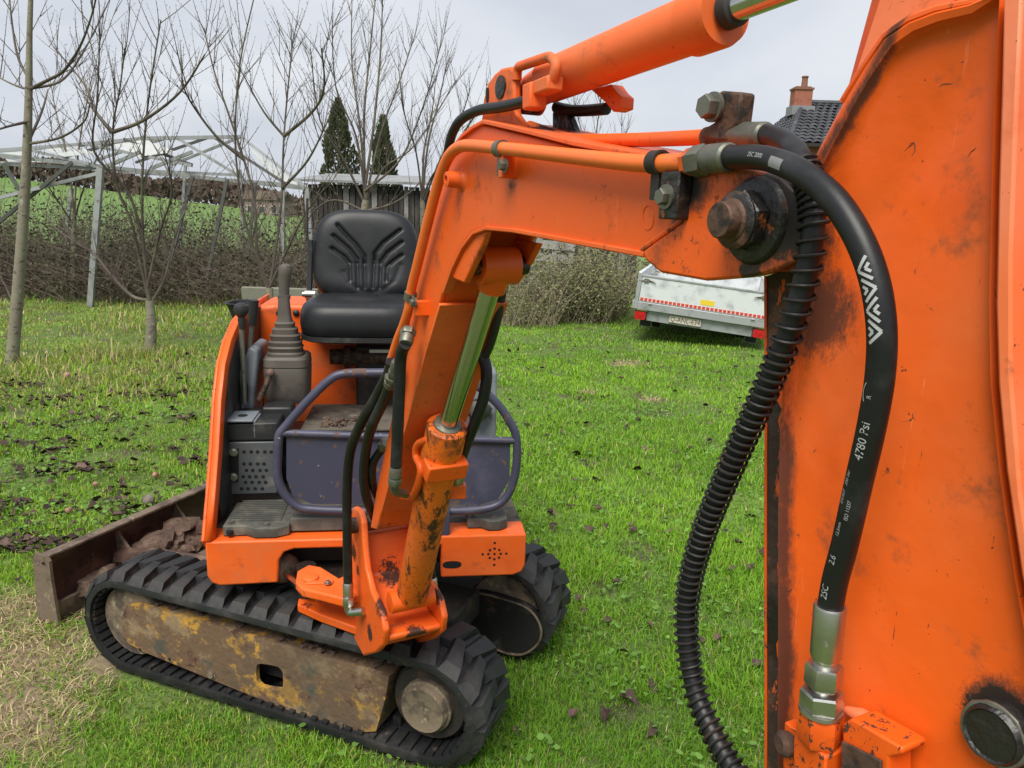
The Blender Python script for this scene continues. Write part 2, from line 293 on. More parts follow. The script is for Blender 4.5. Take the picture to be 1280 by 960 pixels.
mat('brick_red', (.30, .105, .062), .85, 0, [dict(c=(.21, .075, .05), s=6, lo=.45, hi=.7, d=7), dict(c=(.33, .24, .19), s=22, lo=.62, hi=.7, d=4)])
mat('brick_pale', (.26, .19, .165), .85); mat('lead', (.20, .21, .22), .6); mat('terracotta', (.20, .09, .055), .85)
mat('window_dark', (.06, .06, .06), .3); mat('white_trim', (.40, .39, .37), .6)
mat('fruit_skin', (.34, .19, .13), .5, 0, [dict(c=(.16, .07, .045), s=25, lo=.45, hi=.62, d=5)])
mat('stone_ball', (.17, .14, .115), .9, 0, [dict(c=(.08, .06, .05), s=14, lo=.5, hi=.68, d=8)], bump=((50, .5, .01),))
mat('tub_black', (.018, .019, .021), .45); mat('mossy_stone', (.20, .20, .15), .9, 0, [dict(c=(.10, .13, .05), s=5, lo=.5, hi=.7, d=7)], bump=((40, .4, .01),))
mat('hedge_brown', (.075, .052, .040), .95, 0, [dict(c=(.10, .080, .055), s=.35, lo=.45, hi=.65, d=6)])
gm_ = mat('grass_blade', (.1, .2, .03), .6, attr='col', spec=.3)
_n = gm_.node_tree.nodes; _l = gm_.node_tree.links; _t = _n.new('ShaderNodeBsdfTranslucent'); _m = _n.new('ShaderNodeMixShader'); _m.inputs[0].default_value = .38
_l.new([n for n in _n if n.type == 'ATTRIBUTE'][0].outputs['Color'], _t.inputs['Color']); _l.new(_n['Principled BSDF'].outputs[0], _m.inputs[1]); _l.new(_t.outputs[0], _m.inputs[2]); _l.new(_m.outputs[0], _n['Material Output'].inputs['Surface'])
mat('leaf_litter', (.1, .05, .04), .7, attr='col', spec=.3)
mat('leaf_brown', (.062, .036, .030), .75, 0, [dict(c=(.11, .065, .05), s=30, lo=.5, hi=.7, d=4)])
mat('leaf_pink', (.13, .075, .062), .75, 0, [dict(c=(.12, .07, .055), s=30, lo=.5, hi=.7, d=4)])
mat('field_green', (.105, .185, .040), .9, 0, [dict(c=(.13, .21, .05), s=.12, lo=.4, hi=.7, d=5), dict(c=(.085, .15, .03), s=.5, lo=.55, hi=.75, d=6)])
# ---------------------------------------------------------------- lettering as flat meshes (made while the scene is still light)
TXT = {}
def _texts(strings):
    obs = []
    for s_ in strings:
        cu = bpy.data.curves.new('t', 'FONT'); cu.body = s_; cu.size = 1.0; cu.align_x = 'LEFT'; cu.resolution_u = 3
        o = bpy.data.objects.new('t', cu); COL.objects.link(o); obs.append((s_, o, cu))
    dg = bpy.context.evaluated_depsgraph_get()
    for s_, o, cu in obs:
        me = bpy.data.meshes.new_from_object(o.evaluated_get(dg)); TXT[s_] = ([tuple(v.co) for v in me.vertices], [tuple(p.vertices) for p in me.polygons]); bpy.data.meshes.remove(me)
    for s_, o, cu in obs: bpy.data.objects.remove(o); bpy.data.curves.remove(cu)
_texts(['4780 Psi', '330 bar', 'ISO 11237', '12,5mm', '2.6', '2SC', 'EN 857', 'Q-ANL-634', 'R', '25C 2000'])
# ---------------------------------------------------------------- frames of the machine (needed to keep grass out from under it)
DECK = .58
FL = at_z(256, 677, DECK); FR = at_z(658, 667, DECK); HW = (FR - FL).length
eR = (FR - FL).normalized(); eD = V((-eR.y, eR.x, 0)); Z = V((0, 0, 1)); HO = V((FL.x, FL.y, 0))
def H(r, d, z): return HO + eR * r + eD * d + Z * z
def hp(px, py, d): return at_plane(px, py, H(0, d, 0), eD)            # on a plane parallel to the house front
def hs(px, py, r): return at_plane(px, py, H(r, 0, 0), eR)            # on a plane parallel to the house side
_a, _b = at_z(525, 965), at_z(135, 840)
eA = (_a - _b).normalized(); eP = V((-eA.y, eA.x, 0)); TO = V((_a.x, _a.y, 0))
def T(a, p, z): return TO + eA * a + eP * p + Z * z
def tp(px, py, p): return at_plane(px, py, T(0, p, 0), eP)
PHI = R(27); bD = V((math.sin(PHI), -math.cos(PHI), 0)); bN = V((-math.cos(PHI), -math.sin(PHI), 0)); BO = V((-.36, 2.03, 0))
def B(s, off, z): return BO + bD * s + bN * off + Z * z
def bp(px, py, off=0.0): return at_plane(px, py, B(0, off, 0), bN)

# ---------------------------------------------------------------- ground
from mathutils import noise as mnoise
def gz(x, y): return .010 * mnoise.noise(V((x * 1.3, y * 1.3, 0))) - .004
STRAW = [(at_z(45, 830), .30), (at_z(20, 775), .26), (at_z(30, 900), .24), (at_z(110, 840), .14), (at_z(785, 455), .22), (at_z(735, 490), .10), (at_z(815, 500), .12)]
STRAW = [(c.x, c.y, r) for c, r in STRAW]
def coords():
    a = [0.0]; st = .22
    while a[-1] < 900:
        a.append(a[-1] + st)
        if a[-1] > 9: st *= 1.35
    return [-x for x in a[:0:-1]] + a
gx = coords(); gv = []; gf = []
for y in gx:
    for x in gx: gv.append((x, y + 4, gz(x, y + 4) if abs(x) < 12 and abs(y) < 12 else 0))
nx = len(gx)
for j in range(nx - 1):
    for i in range(nx - 1): gf.append((j * nx + i, j * nx + i + 1, (j + 1) * nx + i + 1, (j + 1) * nx + i))
me = bpy.data.meshes.new('ground'); me.from_pydata(gv, [], gf); me.polygons.foreach_set('use_smooth', [True] * len(gf))
gm = mat('ground_soil', (.085, .125, .026), .95, 0, [dict(c=(.12, .19, .028), s=1.3, lo=.45, hi=.65, d=6), dict(c=(.07, .055, .035), s=3.2, lo=.52, hi=.68, d=8)], bump=((22, .7, .03), (120, .5, .006)))
for (cx, cy, r) in STRAW:
    pass
ground = link('ground', me, gm); ground['kind'] = 'structure'
# the straw-coloured dead patches on the soil
def add_spots(m, spots, color):
    nt = m.node_tree; N = nt.nodes; L = nt.links; bs = N['Principled BSDF']; tc = [n for n in N if n.type == 'TEX_COORD'][0]
    nz = N.new('ShaderNodeTexNoise'); nz.inputs['Scale'].default_value = 7; nz.inputs['Detail'].default_value = 7; L.new(tc.outputs['Object'], nz.inputs['Vector'])
    acc = None
    for (cx, cy, r) in spots:
        d = N.new('ShaderNodeVectorMath'); d.operation = 'DISTANCE'; L.new(tc.outputs['Object'], d.inputs[0]); d.inputs[1].default_value = (cx, cy, 0)
        mr = N.new('ShaderNodeMapRange'); L.new(d.outputs['Value'], mr.inputs['Value']); mr.inputs['From Min'].default_value = r * .4; mr.inputs['From Max'].default_value = r * 1.25; mr.inputs['To Min'].default_value = 1; mr.inputs['To Max'].default_value = 0
        if acc is None: acc = mr.outputs[0]
        else:
            mx = N.new('ShaderNodeMath'); mx.operation = 'MAXIMUM'; L.new(acc, mx.inputs[0]); L.new(mr.outputs[0], mx.inputs[1]); acc = mx.outputs[0]
    ad = N.new('ShaderNodeMath'); ad.operation = 'ADD'; L.new(acc, ad.inputs[0]); L.new(nz.outputs['Fac'], ad.inputs[1])
    m2 = N.new('ShaderNodeMapRange'); L.new(ad.outputs[0], m2.inputs['Value']); m2.inputs['From Min'].default_value = .8; m2.inputs['From Max'].default_value = 1.25
    old = bs.inputs['Base Color'].links[0].from_socket; mx = N.new('ShaderNodeMix'); mx.data_type = 'RGBA'; L.new(m2.outputs[0], mx.inputs['Factor']); L.new(old, mx.inputs['A']); mx.inputs['B'].default_value = (*color, 1); L.new(mx.outputs['Result'], bs.inputs['Base Color'])
add_spots(gm, STRAW, (.19, .145, .085))

# ---------------------------------------------------------------- grass: every blade is a small bent strip
def vnoise(x, y, f, seed):
    x = x * f + seed * 17.3; y = y * f - seed * 9.1; xi = np.floor(x).astype(int); yi = np.floor(y).astype(int); fx = x - xi; fy = y - yi
    fx = fx * fx * (3 - 2 * fx); fy = fy * fy * (3 - 2 * fy)
    def h(i, j): n = (i * 374761393 + j * 668265263 + seed * 974711) & 0x7fffffff; n = ((n ^ (n >> 13)) * 1274126177) & 0x7fffffff; return ((n ^ (n >> 16)) & 0xffff) / 65535.0
    return (h(xi, yi) * (1 - fx) + h(xi + 1, yi) * fx) * (1 - fy) + (h(xi, yi + 1) * (1 - fx) + h(xi + 1, yi + 1) * fx) * fy
def fbm(x, y, f, seed): return (vnoise(x, y, f, seed) * .55 + vnoise(x, y, f * 2.1, seed + 1) * .3 + vnoise(x, y, f * 4.3, seed + 2) * .15)
def straw_mask(x, y):
    m = np.zeros_like(x)
    for (cx, cy, r) in STRAW: m = np.maximum(m, 1 - np.clip((np.hypot(x - cx, y - cy) - r * .45) / (r * .8), 0, 1))
    return np.clip(m + (fbm(x, y, 6, 3) - .5) * 1.2 * (m > .02), 0, 1)
def under_machine(x, y):
    a = (x - TO.x) * eA.x + (y - TO.y) * eA.y; p = (x - TO.x) * eP.x + (y - TO.y) * eP.y
    return ((a > -1.32) & (a < .10)) & (((p > .0) & (p < .23)) | ((p > .62) & (p < .85)))
def sample(n, r0, r1, halfang):
    u = RNG.random(n); r = np.sqrt(r0 * r0 + (r1 * r1 - r0 * r0) * u); a = (RNG.random(n) * 2 - 1) * halfang
    return r * np.sin(a), r * np.cos(a)
bands = [(1.15, 2.4, 105000, .0034), (2.4, 3.8, 115000, .0042), (3.8, 6.0, 105000, .0058), (6.0, 9.0, 100000, .0085), (9.0, 14.5, 85000, .013)]
X = []; Y = []; Wd = []   # blade roots, blade widths
for r0, r1, n, wd in bands:
    x, y = sample(n, r0, r1, R(44)); X.append(x); Y.append(y); Wd.append(np.full(n, wd))
X = np.concatenate(X); Y = np.concatenate(Y); Wd = np.concatenate(Wd); dist = np.hypot(X, Y)
stm = straw_mask(X, Y)
patch = fbm(X, Y, 1.1, 5); fine = fbm(X, Y, 5.0, 9); left = np.clip((-X / np.maximum(Y, .1) - .12) / .35, 0, 1)
rough = np.clip((dist - 6.0) / 1.6, 0, 1) * left * (dist < 14)       # uncut strip below the fruit trees
keep = ~under_machine(X, Y)  & (RNG.random(len(X)) < np.clip(1.7 * fine + .12, .3, 1)) & (RNG.random(len(X)) < np.where((fbm(X, Y, 2.3, 33) > .58) & (left > .05), .6, 1))
X, Y, Wd, dist, stm, patch, fine, left, rough = [q[keep] for q in (X, Y, Wd, dist, stm, patch, fine, left, rough)]
n = len(X)
hgt = (.020 + .050 * RNG.random(n) ** 1.3) * (.35 + 1.15 * fine) * (1 - .20 * stm) * (.80 + .45 * (patch - .5)) * (1 - .25 * left) + rough * (.015 + .15 * RNG.random(n) ** 3.2) * (.1 + 3.2 * np.clip(patch - .25, 0, 1) ** 1.5)
hgt *= np.where(dist > 6, .85, 1)
yaw = RNG.random(n) * 2 * np.pi; lean = (.25 + .95 * RNG.random(n)) * hgt * np.where(stm > .3, 2.6, 1); face = yaw + np.pi / 2 + RNG.normal(0, .5, n)
dx, dy = np.cos(yaw) * lean, np.sin(yaw) * lean; wx, wy = np.cos(face) * Wd / 2, np.sin(face) * Wd / 2
Z0 = np.array([gz(a, b) for a, b in zip(X, Y)]) if n < 10 else -.004 * np.ones(n)
vs = np.empty((n, 5, 3), np.float32)
vs[:, 0] = np.stack([X - wx, Y - wy, Z0 - .006], 1); vs[:, 1] = np.stack([X + wx, Y + wy, Z0 - .006], 1)
vs[:, 2] = np.stack([X + dx * .38 - wx * .8, Y + dy * .38 - wy * .8, Z0 + hgt * .62], 1); vs[:, 3] = np.stack([X + dx * .38 + wx * .8, Y + dy * .38 + wy * .8, Z0 + hgt * .62], 1)
vs[:, 4] = np.stack([X + dx, Y + dy, Z0 + hgt * (1 - .25 * (lean > hgt * .8))], 1)
gA, gB, gC, gY, gS = [np.array(c) for c in ((.255, .475, .028), (.175, .370, .026), (.090, .175, .026), (.40, .43, .075), (.66, .54, .31))]
t = np.clip((patch - .5) * 2.4 + .5 + (fine - .5) * 1.2 + RNG.normal(0, .2, n), 0, 1)[:, None]
c = gB * (1 - t) + gA * t
dk = (RNG.random(n) < .14 + .18 * left + .6 * np.clip(fbm(X, Y, 3.1, 44) - .55, 0, 1))[:, None]; c = np.where(dk, gC * .6 + c * .4, c)
yl = (RNG.random(n) < (.06 + .14 * left + .30 * rough))[:, None]; c = np.where(yl, gY * (.6 + .5 * RNG.random((n, 1))), c)
st = (RNG.random(n) < (.03 + .80 * stm + .30 * rough * patch * 1.6))[:, None]; c = np.where(st, gS * (.28 + .85 * RNG.random((n, 1)) ** 1.2), c)
# clover and broad-leaved weeds between the blades
m = 26000; cx_, cy_ = sample(m, 1.2, 6.5, R(44)); ww = fbm(cx_, cy_, 2.2, 21); k = (ww > .52) & ~under_machine(cx_, cy_) & (straw_mask(cx_, cy_) < .2); cx_, cy_ = cx_[k], cy_[k]; m = len(cx_)
rr = .004 + .0075 * RNG.random(m) ** 2; hh = .012 + .034 * RNG.random(m); tilt = RNG.normal(0, .35, (m, 2)); ang = np.arange(6) * np.pi / 3
lv = np.empty((m, 6, 3), np.float32)
for i, a in enumerate(ang):
    ox, oy = np.cos(a) * rr * (1.25 if i % 3 == 0 else .85), np.sin(a) * rr
    lv[:, i] = np.stack([cx_ + ox, cy_ + oy, hh + ox * tilt[:, 0] + oy * tilt[:, 1]], 1)
lc = np.array((.17, .33, .06)) * (.6 + .7 * RNG.random((m, 1)))
def raw_mesh(name, verts, polys, cols):       # polys: list of (array of index rows)
    me = bpy.data.meshes.new(name); nv = len(verts); me.vertices.add(nv); me.vertices.foreach_set('co', np.ascontiguousarray(verts, np.float32).ravel())
    loops = np.concatenate([p.ravel() for p in polys]); tot = np.concatenate([np.full(len(p), p.shape[1]) for p in polys]); start = np.concatenate([[0], np.cumsum(tot)[:-1]])
    me.loops.add(len(loops)); me.loops.foreach_set('vertex_index', loops.astype(np.int32)); me.polygons.add(len(tot)); me.polygons.foreach_set('loop_start', start.astype(np.int32)); me.polygons.foreach_set('loop_total', tot.astype(np.int32))
    me.update(calc_edges=True)
    if cols is not None:
        a = me.color_attributes.new('col', 'FLOAT_COLOR', 'POINT'); c4 = np.ones((nv, 4), np.float32); c4[:, :3] = cols; a.data.foreach_set('color', c4.ravel())
    return me
idx = (np.arange(n) * 5)[:, None]; q = idx + np.array([0, 1, 3, 2]); tr = idx + np.array([2, 3, 4]); hx = n * 5 + (np.arange(m) * 6)[:, None] + np.arange(6)
me = raw_mesh('grass', np.concatenate([vs.reshape(-1, 3), lv.reshape(-1, 3)]), [q, tr, hx], np.concatenate([np.repeat(c, 5, 0), np.repeat(lc, 6, 0)]))
tag(link('grass', me, 'grass_blade'), 'short green lawn grass with clover and yellowed tufts', 'grass', kind='stuff')

# ---------------------------------------------------------------- fallen leaves: crumpled little sheets
def leaf_verts(x, y, size, rng):       # two halves folded along the midrib, curling and crinkled
    a = rng.random() * 6.28; ca, sa = math.cos(a), math.sin(a); fold = rng.uniform(-.2, 1.5); cu = rng.uniform(-.7, 1.1); lift = rng.uniform(.010, .030); ti = rng.gauss(0, .45)
    o = []
    for k in range(5):
        u = -1 + k * .5; wv = (.05, .40, .55, .42, .04)[k] * rng.uniform(.8, 1.2); zc = cu * u * u * .5 + rng.uniform(-.08, .08)
        for sgn, vv in ((-1, -wv), (0, 0), (1, wv)):
            zz = (zc + abs(vv) * fold * rng.uniform(.6, 1.4) + vv * ti) * size; uu = u + rng.uniform(-.06, .06); o.append((x + (uu * ca - vv * sa) * size, y + (uu * sa + vv * ca) * size, max(lift + zz, .004)))
    return o
LF = [f for k in range(4) for c in (0, 1) for f in ((k * 3 + c, k * 3 + c + 1, k * 3 + c + 4), (k * 3 + c, k * 3 + c + 4, k * 3 + c + 3))]
rg = random.Random(5); lvs = []; lfs = []; lcs = []
_cl = [at_z(*p) for p in ((20, 520), (70, 540), (120, 565), (25, 600), (130, 530), (60, 500), (190, 525), (150, 500), (30, 640), (95, 600), (215, 545), (10, 560), (230, 500), (180, 590), (75, 655), (140, 630), (45, 575), (110, 515))]
cl = [at_z(rg.uniform(-20, 262), 478 + 225 * rg.random() ** 1.3) for _ in range(62)]
for i in range(1450):
    if i < 950:
        c0 = rg.choice(cl); x, y = c0.x + rg.gauss(0, .13) * (.5 + rg.random()), c0.y + rg.gauss(0, .055) * (.5 + rg.random())
    elif i < 1120:
        d_ = rg.uniform(3.6, 9.5); a_ = rg.uniform(-.02, .42); x, y = d_ * math.sin(a_), d_ * math.cos(a_)
    else:
        d_ = rg.uniform(3.4, 9); a_ = rg.uniform(-.72, -.28); x, y = d_ * math.sin(a_), d_ * math.cos(a_)
    if y < 1.2: continue
    o = len(lvs); lvs += leaf_verts(x, y, rg.uniform(.014, .033), rg); lfs += [tuple(k + o for k in f) for f in LF]
    b = rg.uniform(.4, 1.15); pk = rg.random() < .16; col = (.14 * b, .085 * b, .07 * b) if pk else (.055 * b, .032 * b, .026 * b); lcs += [col] * 15
me = raw_mesh('fallen_leaves', np.array(lvs), [np.array(lfs)], np.array(lcs))
tag(link('fallen_leaves', me, 'leaf_litter'), 'drifts of dark brown fallen leaves on the lawn', 'leaves', kind='stuff')
LEAFPX = [(806, 561), (863, 559), (719, 598), (746, 598), (689, 639), (748, 635), (737, 660), (771, 726), (812, 777), (780, 811), (785, 870), (757, 891), (716, 893), (643, 910), (817, 912), (817, 855), (899, 795), (879, 795), (915, 708), (938, 710), (723, 747), (730, 763), (670, 676), (760, 774), (833, 662), (757, 657), (947, 827), (822, 953)]
LEAFLAB = {0: 'farthest small brown leaf on the lawn, nearest the bare patch', 7: 'curled brown leaf alone in mid lawn right of the far track', 8: 'brown leaf on the lawn just left of the spring-wrapped hose', 9: 'dark reddish leaf in the grass between the two black tracks and hose', 10: 'largest curled leaf near the bottom of the lawn',
           13: 'brown leaf close to the front of the near track', 14: 'leaf at the bottom edge of the lawn left of the hose', 16: 'brown leaf between the hose and the rusty arm edge, lower of the pair', 18: 'brown leaf right of the hose beside the arm edge, upper of the pair', 22: 'brown leaf beside the right corner of the orange bumper'}
for i, (px, py) in enumerate(LEAFPX):
    c0 = at_z(px, py, .03); rg2 = random.Random(100 + i)
    b = MB().add([V(p) for p in leaf_verts(c0.x, c0.y, rg2.uniform(.020, .034), rg2)], LF)
    o = b.build('fallen_leaf', 'leaf_pink' if i % 4 == 0 else 'leaf_brown', smooth=0, origin=c0)
    tag(o, LEAFLAB.get(i, 'small curled brown leaf scattered on the open lawn'), 'leaf', 'fallen leaves on the lawn right of the tracks')
# ================================================================ mini excavator
EX = thing('mini_excavator', T(-.6, .42, 0), 'worn orange mini excavator with black seat and rubber tracks', 'excavator')
def part(mb, name, mat_, parent=None, **k): return mb.build(name, mat_, parent or EX, **k)
def hexnut(mb, c, ax, r, h, n=6):
    mb.lathe(c, ax, [(0, r * .93), (h * .12, r), (h * .88, r), (h, r * .93)], n); return mb
def bolt(c, ax, r, h, mat_='rusty_bolt', parent=None, name='bolt'):
    b = MB(); b.lathe(c, ax, [(0, r * 1.5), (h * .25, r * 1.5)], 14); hexnut(b, V(c) + V(ax).normalized() * h * .25, ax, r, h * .75); return part(b, name, mat_, parent, smooth=30)

# ---------------------------------------------------------------- rubber tracks
TL, TR_, TW = 1.125, .19, .23
def stadium(s):      # arc-length -> (a, z, tangent angle of outward normal)
    per = 2 * TL + 2 * math.pi * TR_; s %= per
    if s < TL: return -s, 2 * TR_, math.pi / 2
    s -= TL
    if s < math.pi * TR_:
        th = math.pi / 2 + s / TR_; return -TL + TR_ * math.cos(th), TR_ + TR_ * math.sin(th), th
    s -= math.pi * TR_
    if s < TL: return -TL + s, 0.0, -math.pi / 2
    s -= TL; th = -math.pi / 2 + s / TR_; return TR_ * math.cos(th), TR_ + TR_ * math.sin(th), th
PER = 2 * TL + 2 * math.pi * TR_
LUGH = .022
def lug_mesh(sgn):
    L, hgt = .058, LUGH; y0, y1 = (-.115, .022) if sgn < 0 else (-.022, .115)
    def quad(z, k): # skewed block, wider at the belt edge, tapered upward
        ins = k; sk = .014 * sgn
        e0, e1 = (.033, .024) if sgn < 0 else (.024, .033)
        i0, i1 = (ins * 2.6, ins) if sgn < 0 else (ins, ins * 2.6)
        return [(-e0 + ins + sk * -1, y0 + i0, z), (e0 - ins - sk, y0 + i0, z), (e1 - ins + sk, y1 - i1, z), (-e1 + ins + sk, y1 - i1, z)]
    b = MB(); b.add(quad(-.004, 0) + quad(hgt, .0085), [(3, 2, 1, 0), (4, 5, 6, 7), (0, 1, 5, 4), (1, 2, 6, 5), (2, 3, 7, 6), (3, 0, 4, 7)])
    me = bpy.data.meshes.new('lug'); me.from_pydata([tuple(v) for v in b.v], [], b.f); me.materials.append(M['track_rubber']); return me
LUGM = {-1: lug_mesh(-1), 1: lug_mesh(1)}
def make_track(p0, name='track'):
    b = MB(); N = 150; th = .026
    ring = []
    for k in range(N):
        a, z, an = stadium(PER * k / N); n = eA * math.cos(an) + Z * math.sin(an); c = T(a, 0, z)
        o = c - n * LUGH; i = o - n * th
        ring.append([o + eP * (p0 + .004), o + eP * (p0 + TW - .004), o - n * .008 + eP * (p0 + TW), i + eP * (p0 + TW), i + eP * p0, o - n * .008 + eP * p0])
    vs = [v for r_ in ring for v in r_]; fs = []
    for k in range(N):
        j = (k + 1) % N
        for e in range(6): fs.append((k * 6 + e, k * 6 + (e + 1) % 6, j * 6 + (e + 1) % 6, j * 6 + e))
    b.add(vs, fs)
    tr = part(b, name, 'track_rubber', smooth=30)
    b = MB(); nc = 84                                                    # inner drive ribs on both edges
    for k in range(nc):
        a, z, an = stadium(PER * (k + .3) / nc); n = eA * math.cos(an) + Z * math.sin(an); tg = eP.cross(n)
        c = T(a, 0, z) - n * (LUGH + th + .004)
        for pc, wd in ((p0 + .045, .07), (p0 + TW - .045, .07)): b.box(c + eP * pc, (.020, wd, .012), (tg, eP, n))
        if k % 2 == 0: b.box(c + eP * (p0 + TW / 2) - n * .012, (.026, .045, .034), (tg, eP, n))
    part(b, 'drive_ribs', 'track_rubber', tr, smooth=0)
    npit = 42
    for k in range(npit):
        for sg in (-1, 1):
            a, z, an = stadium(PER * (k + (.5 if sg > 0 else 0)) / npit); n = eA * math.cos(an) + Z * math.sin(an); tg = eP.cross(n)
            c = T(a, p0 + TW / 2, z) - n * LUGH
            o = bpy.data.objects.new('lug', LUGM[sg]); COL.objects.link(o); attach(o, tr)
            o.matrix_basis = Matrix(((tg.x, eP.x, n.x, c.x), (tg.y, eP.y, n.y, c.y), (tg.z, eP.z, n.z, c.z), (0, 0, 0, 1)))
    return tr
P1 = .62
make_track(0.0); make_track(P1)
# near track frame: beam with an oval hole, traced on its outer face
from mathutils.geometry import tessellate_polygon
def holed(b, outer, hole, vec):            # plate with a real opening
    P = outer + hole; n = len(P); tr = tessellate_polygon([outer, hole]); fs = [tuple(t) for t in tr] + [tuple(k + n for k in t)[::-1] for t in tr]
    for st, ln in ((0, len(outer)), (len(outer), len(hole))): fs += [(st + i, st + (i + 1) % ln, st + (i + 1) % ln + n, st + i + n) for i in range(ln)]
    return b.add([V(p) for p in P] + [V(p) + V(vec) for p in P], fs)
pf = .025
fr_px = [(152, 772), (158, 757), (172, 755), (486, 846), (482, 872), (470, 914), (432, 917), (300, 864), (180, 815), (160, 804), (153, 790)]
outer = [tp(x, y, pf) for x, y in fr_px]
hole = [tp(337 + 17 * math.copysign(abs(math.cos(t)) ** .5, math.cos(t)), 846 + 15 * math.copysign(abs(math.sin(t)) ** .5, math.sin(t)) + 5 * math.cos(t), pf) for t in [2 * math.pi * k / 16 for k in range(16)]]
ar = lambda P: sum((P[i] - outer[0]).cross(P[(i + 1) % len(P)] - outer[0]).dot(eP) for i in range(len(P)))
if ar(outer) * ar(hole) > 0: hole = hole[::-1]
b = MB(); holed(b, outer, hole, eP * .016); fr_ = part(b, 'track_frame', 'frame_yellow', smooth=0)
tag(fr_, 'rusty beam with flaking yellow paint')
zt = lambda px, py: tp(px, py, pf)
tl, tr2 = zt(172, 757), zt(484, 848)
b = MB(); b.prism([tl + eP * .017, tr2 + eP * .017, tr2 + eP * .16 + Z * .012, tl + eP * .16 + Z * .012], V((0, 0, -.02))); part(b, 'beam_top', 'frame_yellow', fr_)
b = MB(); e0, e1 = zt(485, 848), zt(470, 914); b.prism([e0 + eP * .017, e1 + eP * .017, e1 + eP * .15, e0 + eP * .15], eA * -.014); part(b, 'end_plate', 'frame_yellow', fr_, bevel=.002)
b = MB(); b.prism([T(-1.12, .09, .10), T(-.16, .09, .10), T(-.16, .09, .21), T(-1.12, .09, .21)], eP * .07); part(b, 'beam_core', 'dark_steel', fr_)
for (x, y) in ((265, 843), (427, 905)): bolt(tp(x, y, pf), -eP, .011, .010, 'hub_mud', fr_)
for (x, y) in ((175, 812), (212, 824)):
    b = MB(); b.lathe(tp(x, y, pf), -eP, [(-.002, .006), (.0006, .006)], 10); part(b, 'hole', 'hole_black', fr_, smooth=0)
rg = random.Random(3)
b = MB()
for k in range(70):
    t_ = rg.random(); c = tl.lerp(tr2, t_) + eP * rg.uniform(.03, .13) + Z * rg.uniform(0, .010); b.lump(c, (rg.uniform(.008, .024),) * 2 + (rg.uniform(.006, .014),), 1, .5, k)
tag(part(b, 'packed_mud', 'mud', fr_), kind='stuff')
def wheel(a, z, p, r, parts):
    b = MB(); b.lathe(T(a, p, z), eP, parts, 28); return b
w1 = part(wheel(-.0, TR_, .02, .1, [(.03, .06), (.034, .112), (.05, .122), (.16, .122), (.18, .112), (.182, .08)]), 'idler_wheel', 'dark_steel', bevel=0)
b = MB(); b.lathe(T(0, .03, TR_), -eP, [(-.03, .080), (-.004, .080), (.0, .074), (.014, .070), (.019, .066), (.017, .060), (.0175, .002)], 26); part(b, 'hub_cap', 'hub_mud', w1)
w2 = part(wheel(-TL, TR_, .04, .1, [(.0, .07), (.004, .122), (.02, .130), (.14, .130), (.16, .118), (.162, .07)]), 'drive_sprocket', 'hub_mud')
w3 = part(wheel(0, TR_, P1 + .02, .1, [(.0, .085), (.004, .128), (.02, .134), (.16, .134), (.18, .128)]), 'idler_wheel', 'hub_mud')
part(wheel(-TL, TR_, P1 + .04, .1, [(.0, .07), (.004, .122), (.02, .130), (.14, .130), (.16, .118)]), 'drive_sprocket', 'hub_mud')
cov = [(590, 742), (640, 752), (664, 764), (676, 784), (674, 802), (660, 815), (645, 818), (622, 812), (588, 792), (586, 776)]
b = MB(); cvs = spline([tp(x, y, P1 - .012) for x, y in cov], 4, closed=True); b.prism(cvs, eP * .05); cv = part(b, 'idler_cover', 'black_cover', bevel=.006)
b = MB(); b.tube([q_ - eP * .002 for q_ in cvs], .0045, 6, closed=True); part(b, 'cover_rim', 'hub_mud', cv)
b = MB(); b.prism([T(-1.15, P1 + .03, .10), T(-.13, P1 + .03, .10), T(-.13, P1 + .03, .24), T(-1.15, P1 + .03, .24)], eP * .13); part(b, 'track_frame', 'dark_steel')
# car body between the tracks + slew ring
b = MB(); b.box(T(-.60, .425, .25), (.62, .42, .17), (eA, eP, Z)); b.box(T(-.25, .425, .22), (.34, .36, .10), (eA, eP, Z)); part(b, 'car_body', 'dark_steel', bevel=.01)
b = MB(); b.lathe(T(-.58, .425, .33), Z, [(0, .24), (.11, .24)], 36); part(b, 'slew_ring', 'dark_steel')

# ---------------------------------------------------------------- dozer blade at the far-left end
bl0 = at_z(60, 771, .02); ba = (bl0 - TO).dot(eA); bpn = (bl0 - TO).dot(eP)
BP0, BP1 = bpn, bpn + .98
prof = []
for k in range(9):
    t_ = k / 8; prof.append((ba - .085 * math.sin(math.pi * t_) * .6 - .02 * t_ + .03, .015 + .255 * t_))
b = MB(); poly = [T(a, BP0, z) for a, z in prof] + [T(a - .012, BP0, z) for a, z in prof[::-1]]
b.prism(poly, eP * (BP1 - BP0)); blade = part(b, 'dozer_blade', 'blade_steel', smooth=40)
b = MB(); b.box(T(prof[0][0] + .006, (BP0 + BP1) / 2, .045), (.016, .978, .075), (eA, eP, Z)); part(b, 'cutting_edge', 'blade_edge', blade, bevel=.003)
b = MB(); b.box(T(prof[-1][0] + .008, (BP0 + BP1) / 2, prof[-1][1] + .004), (.045, .982, .012), (eA, eP, Z)); part(b, 'top_lip', 'blade_edge', blade, bevel=.003)
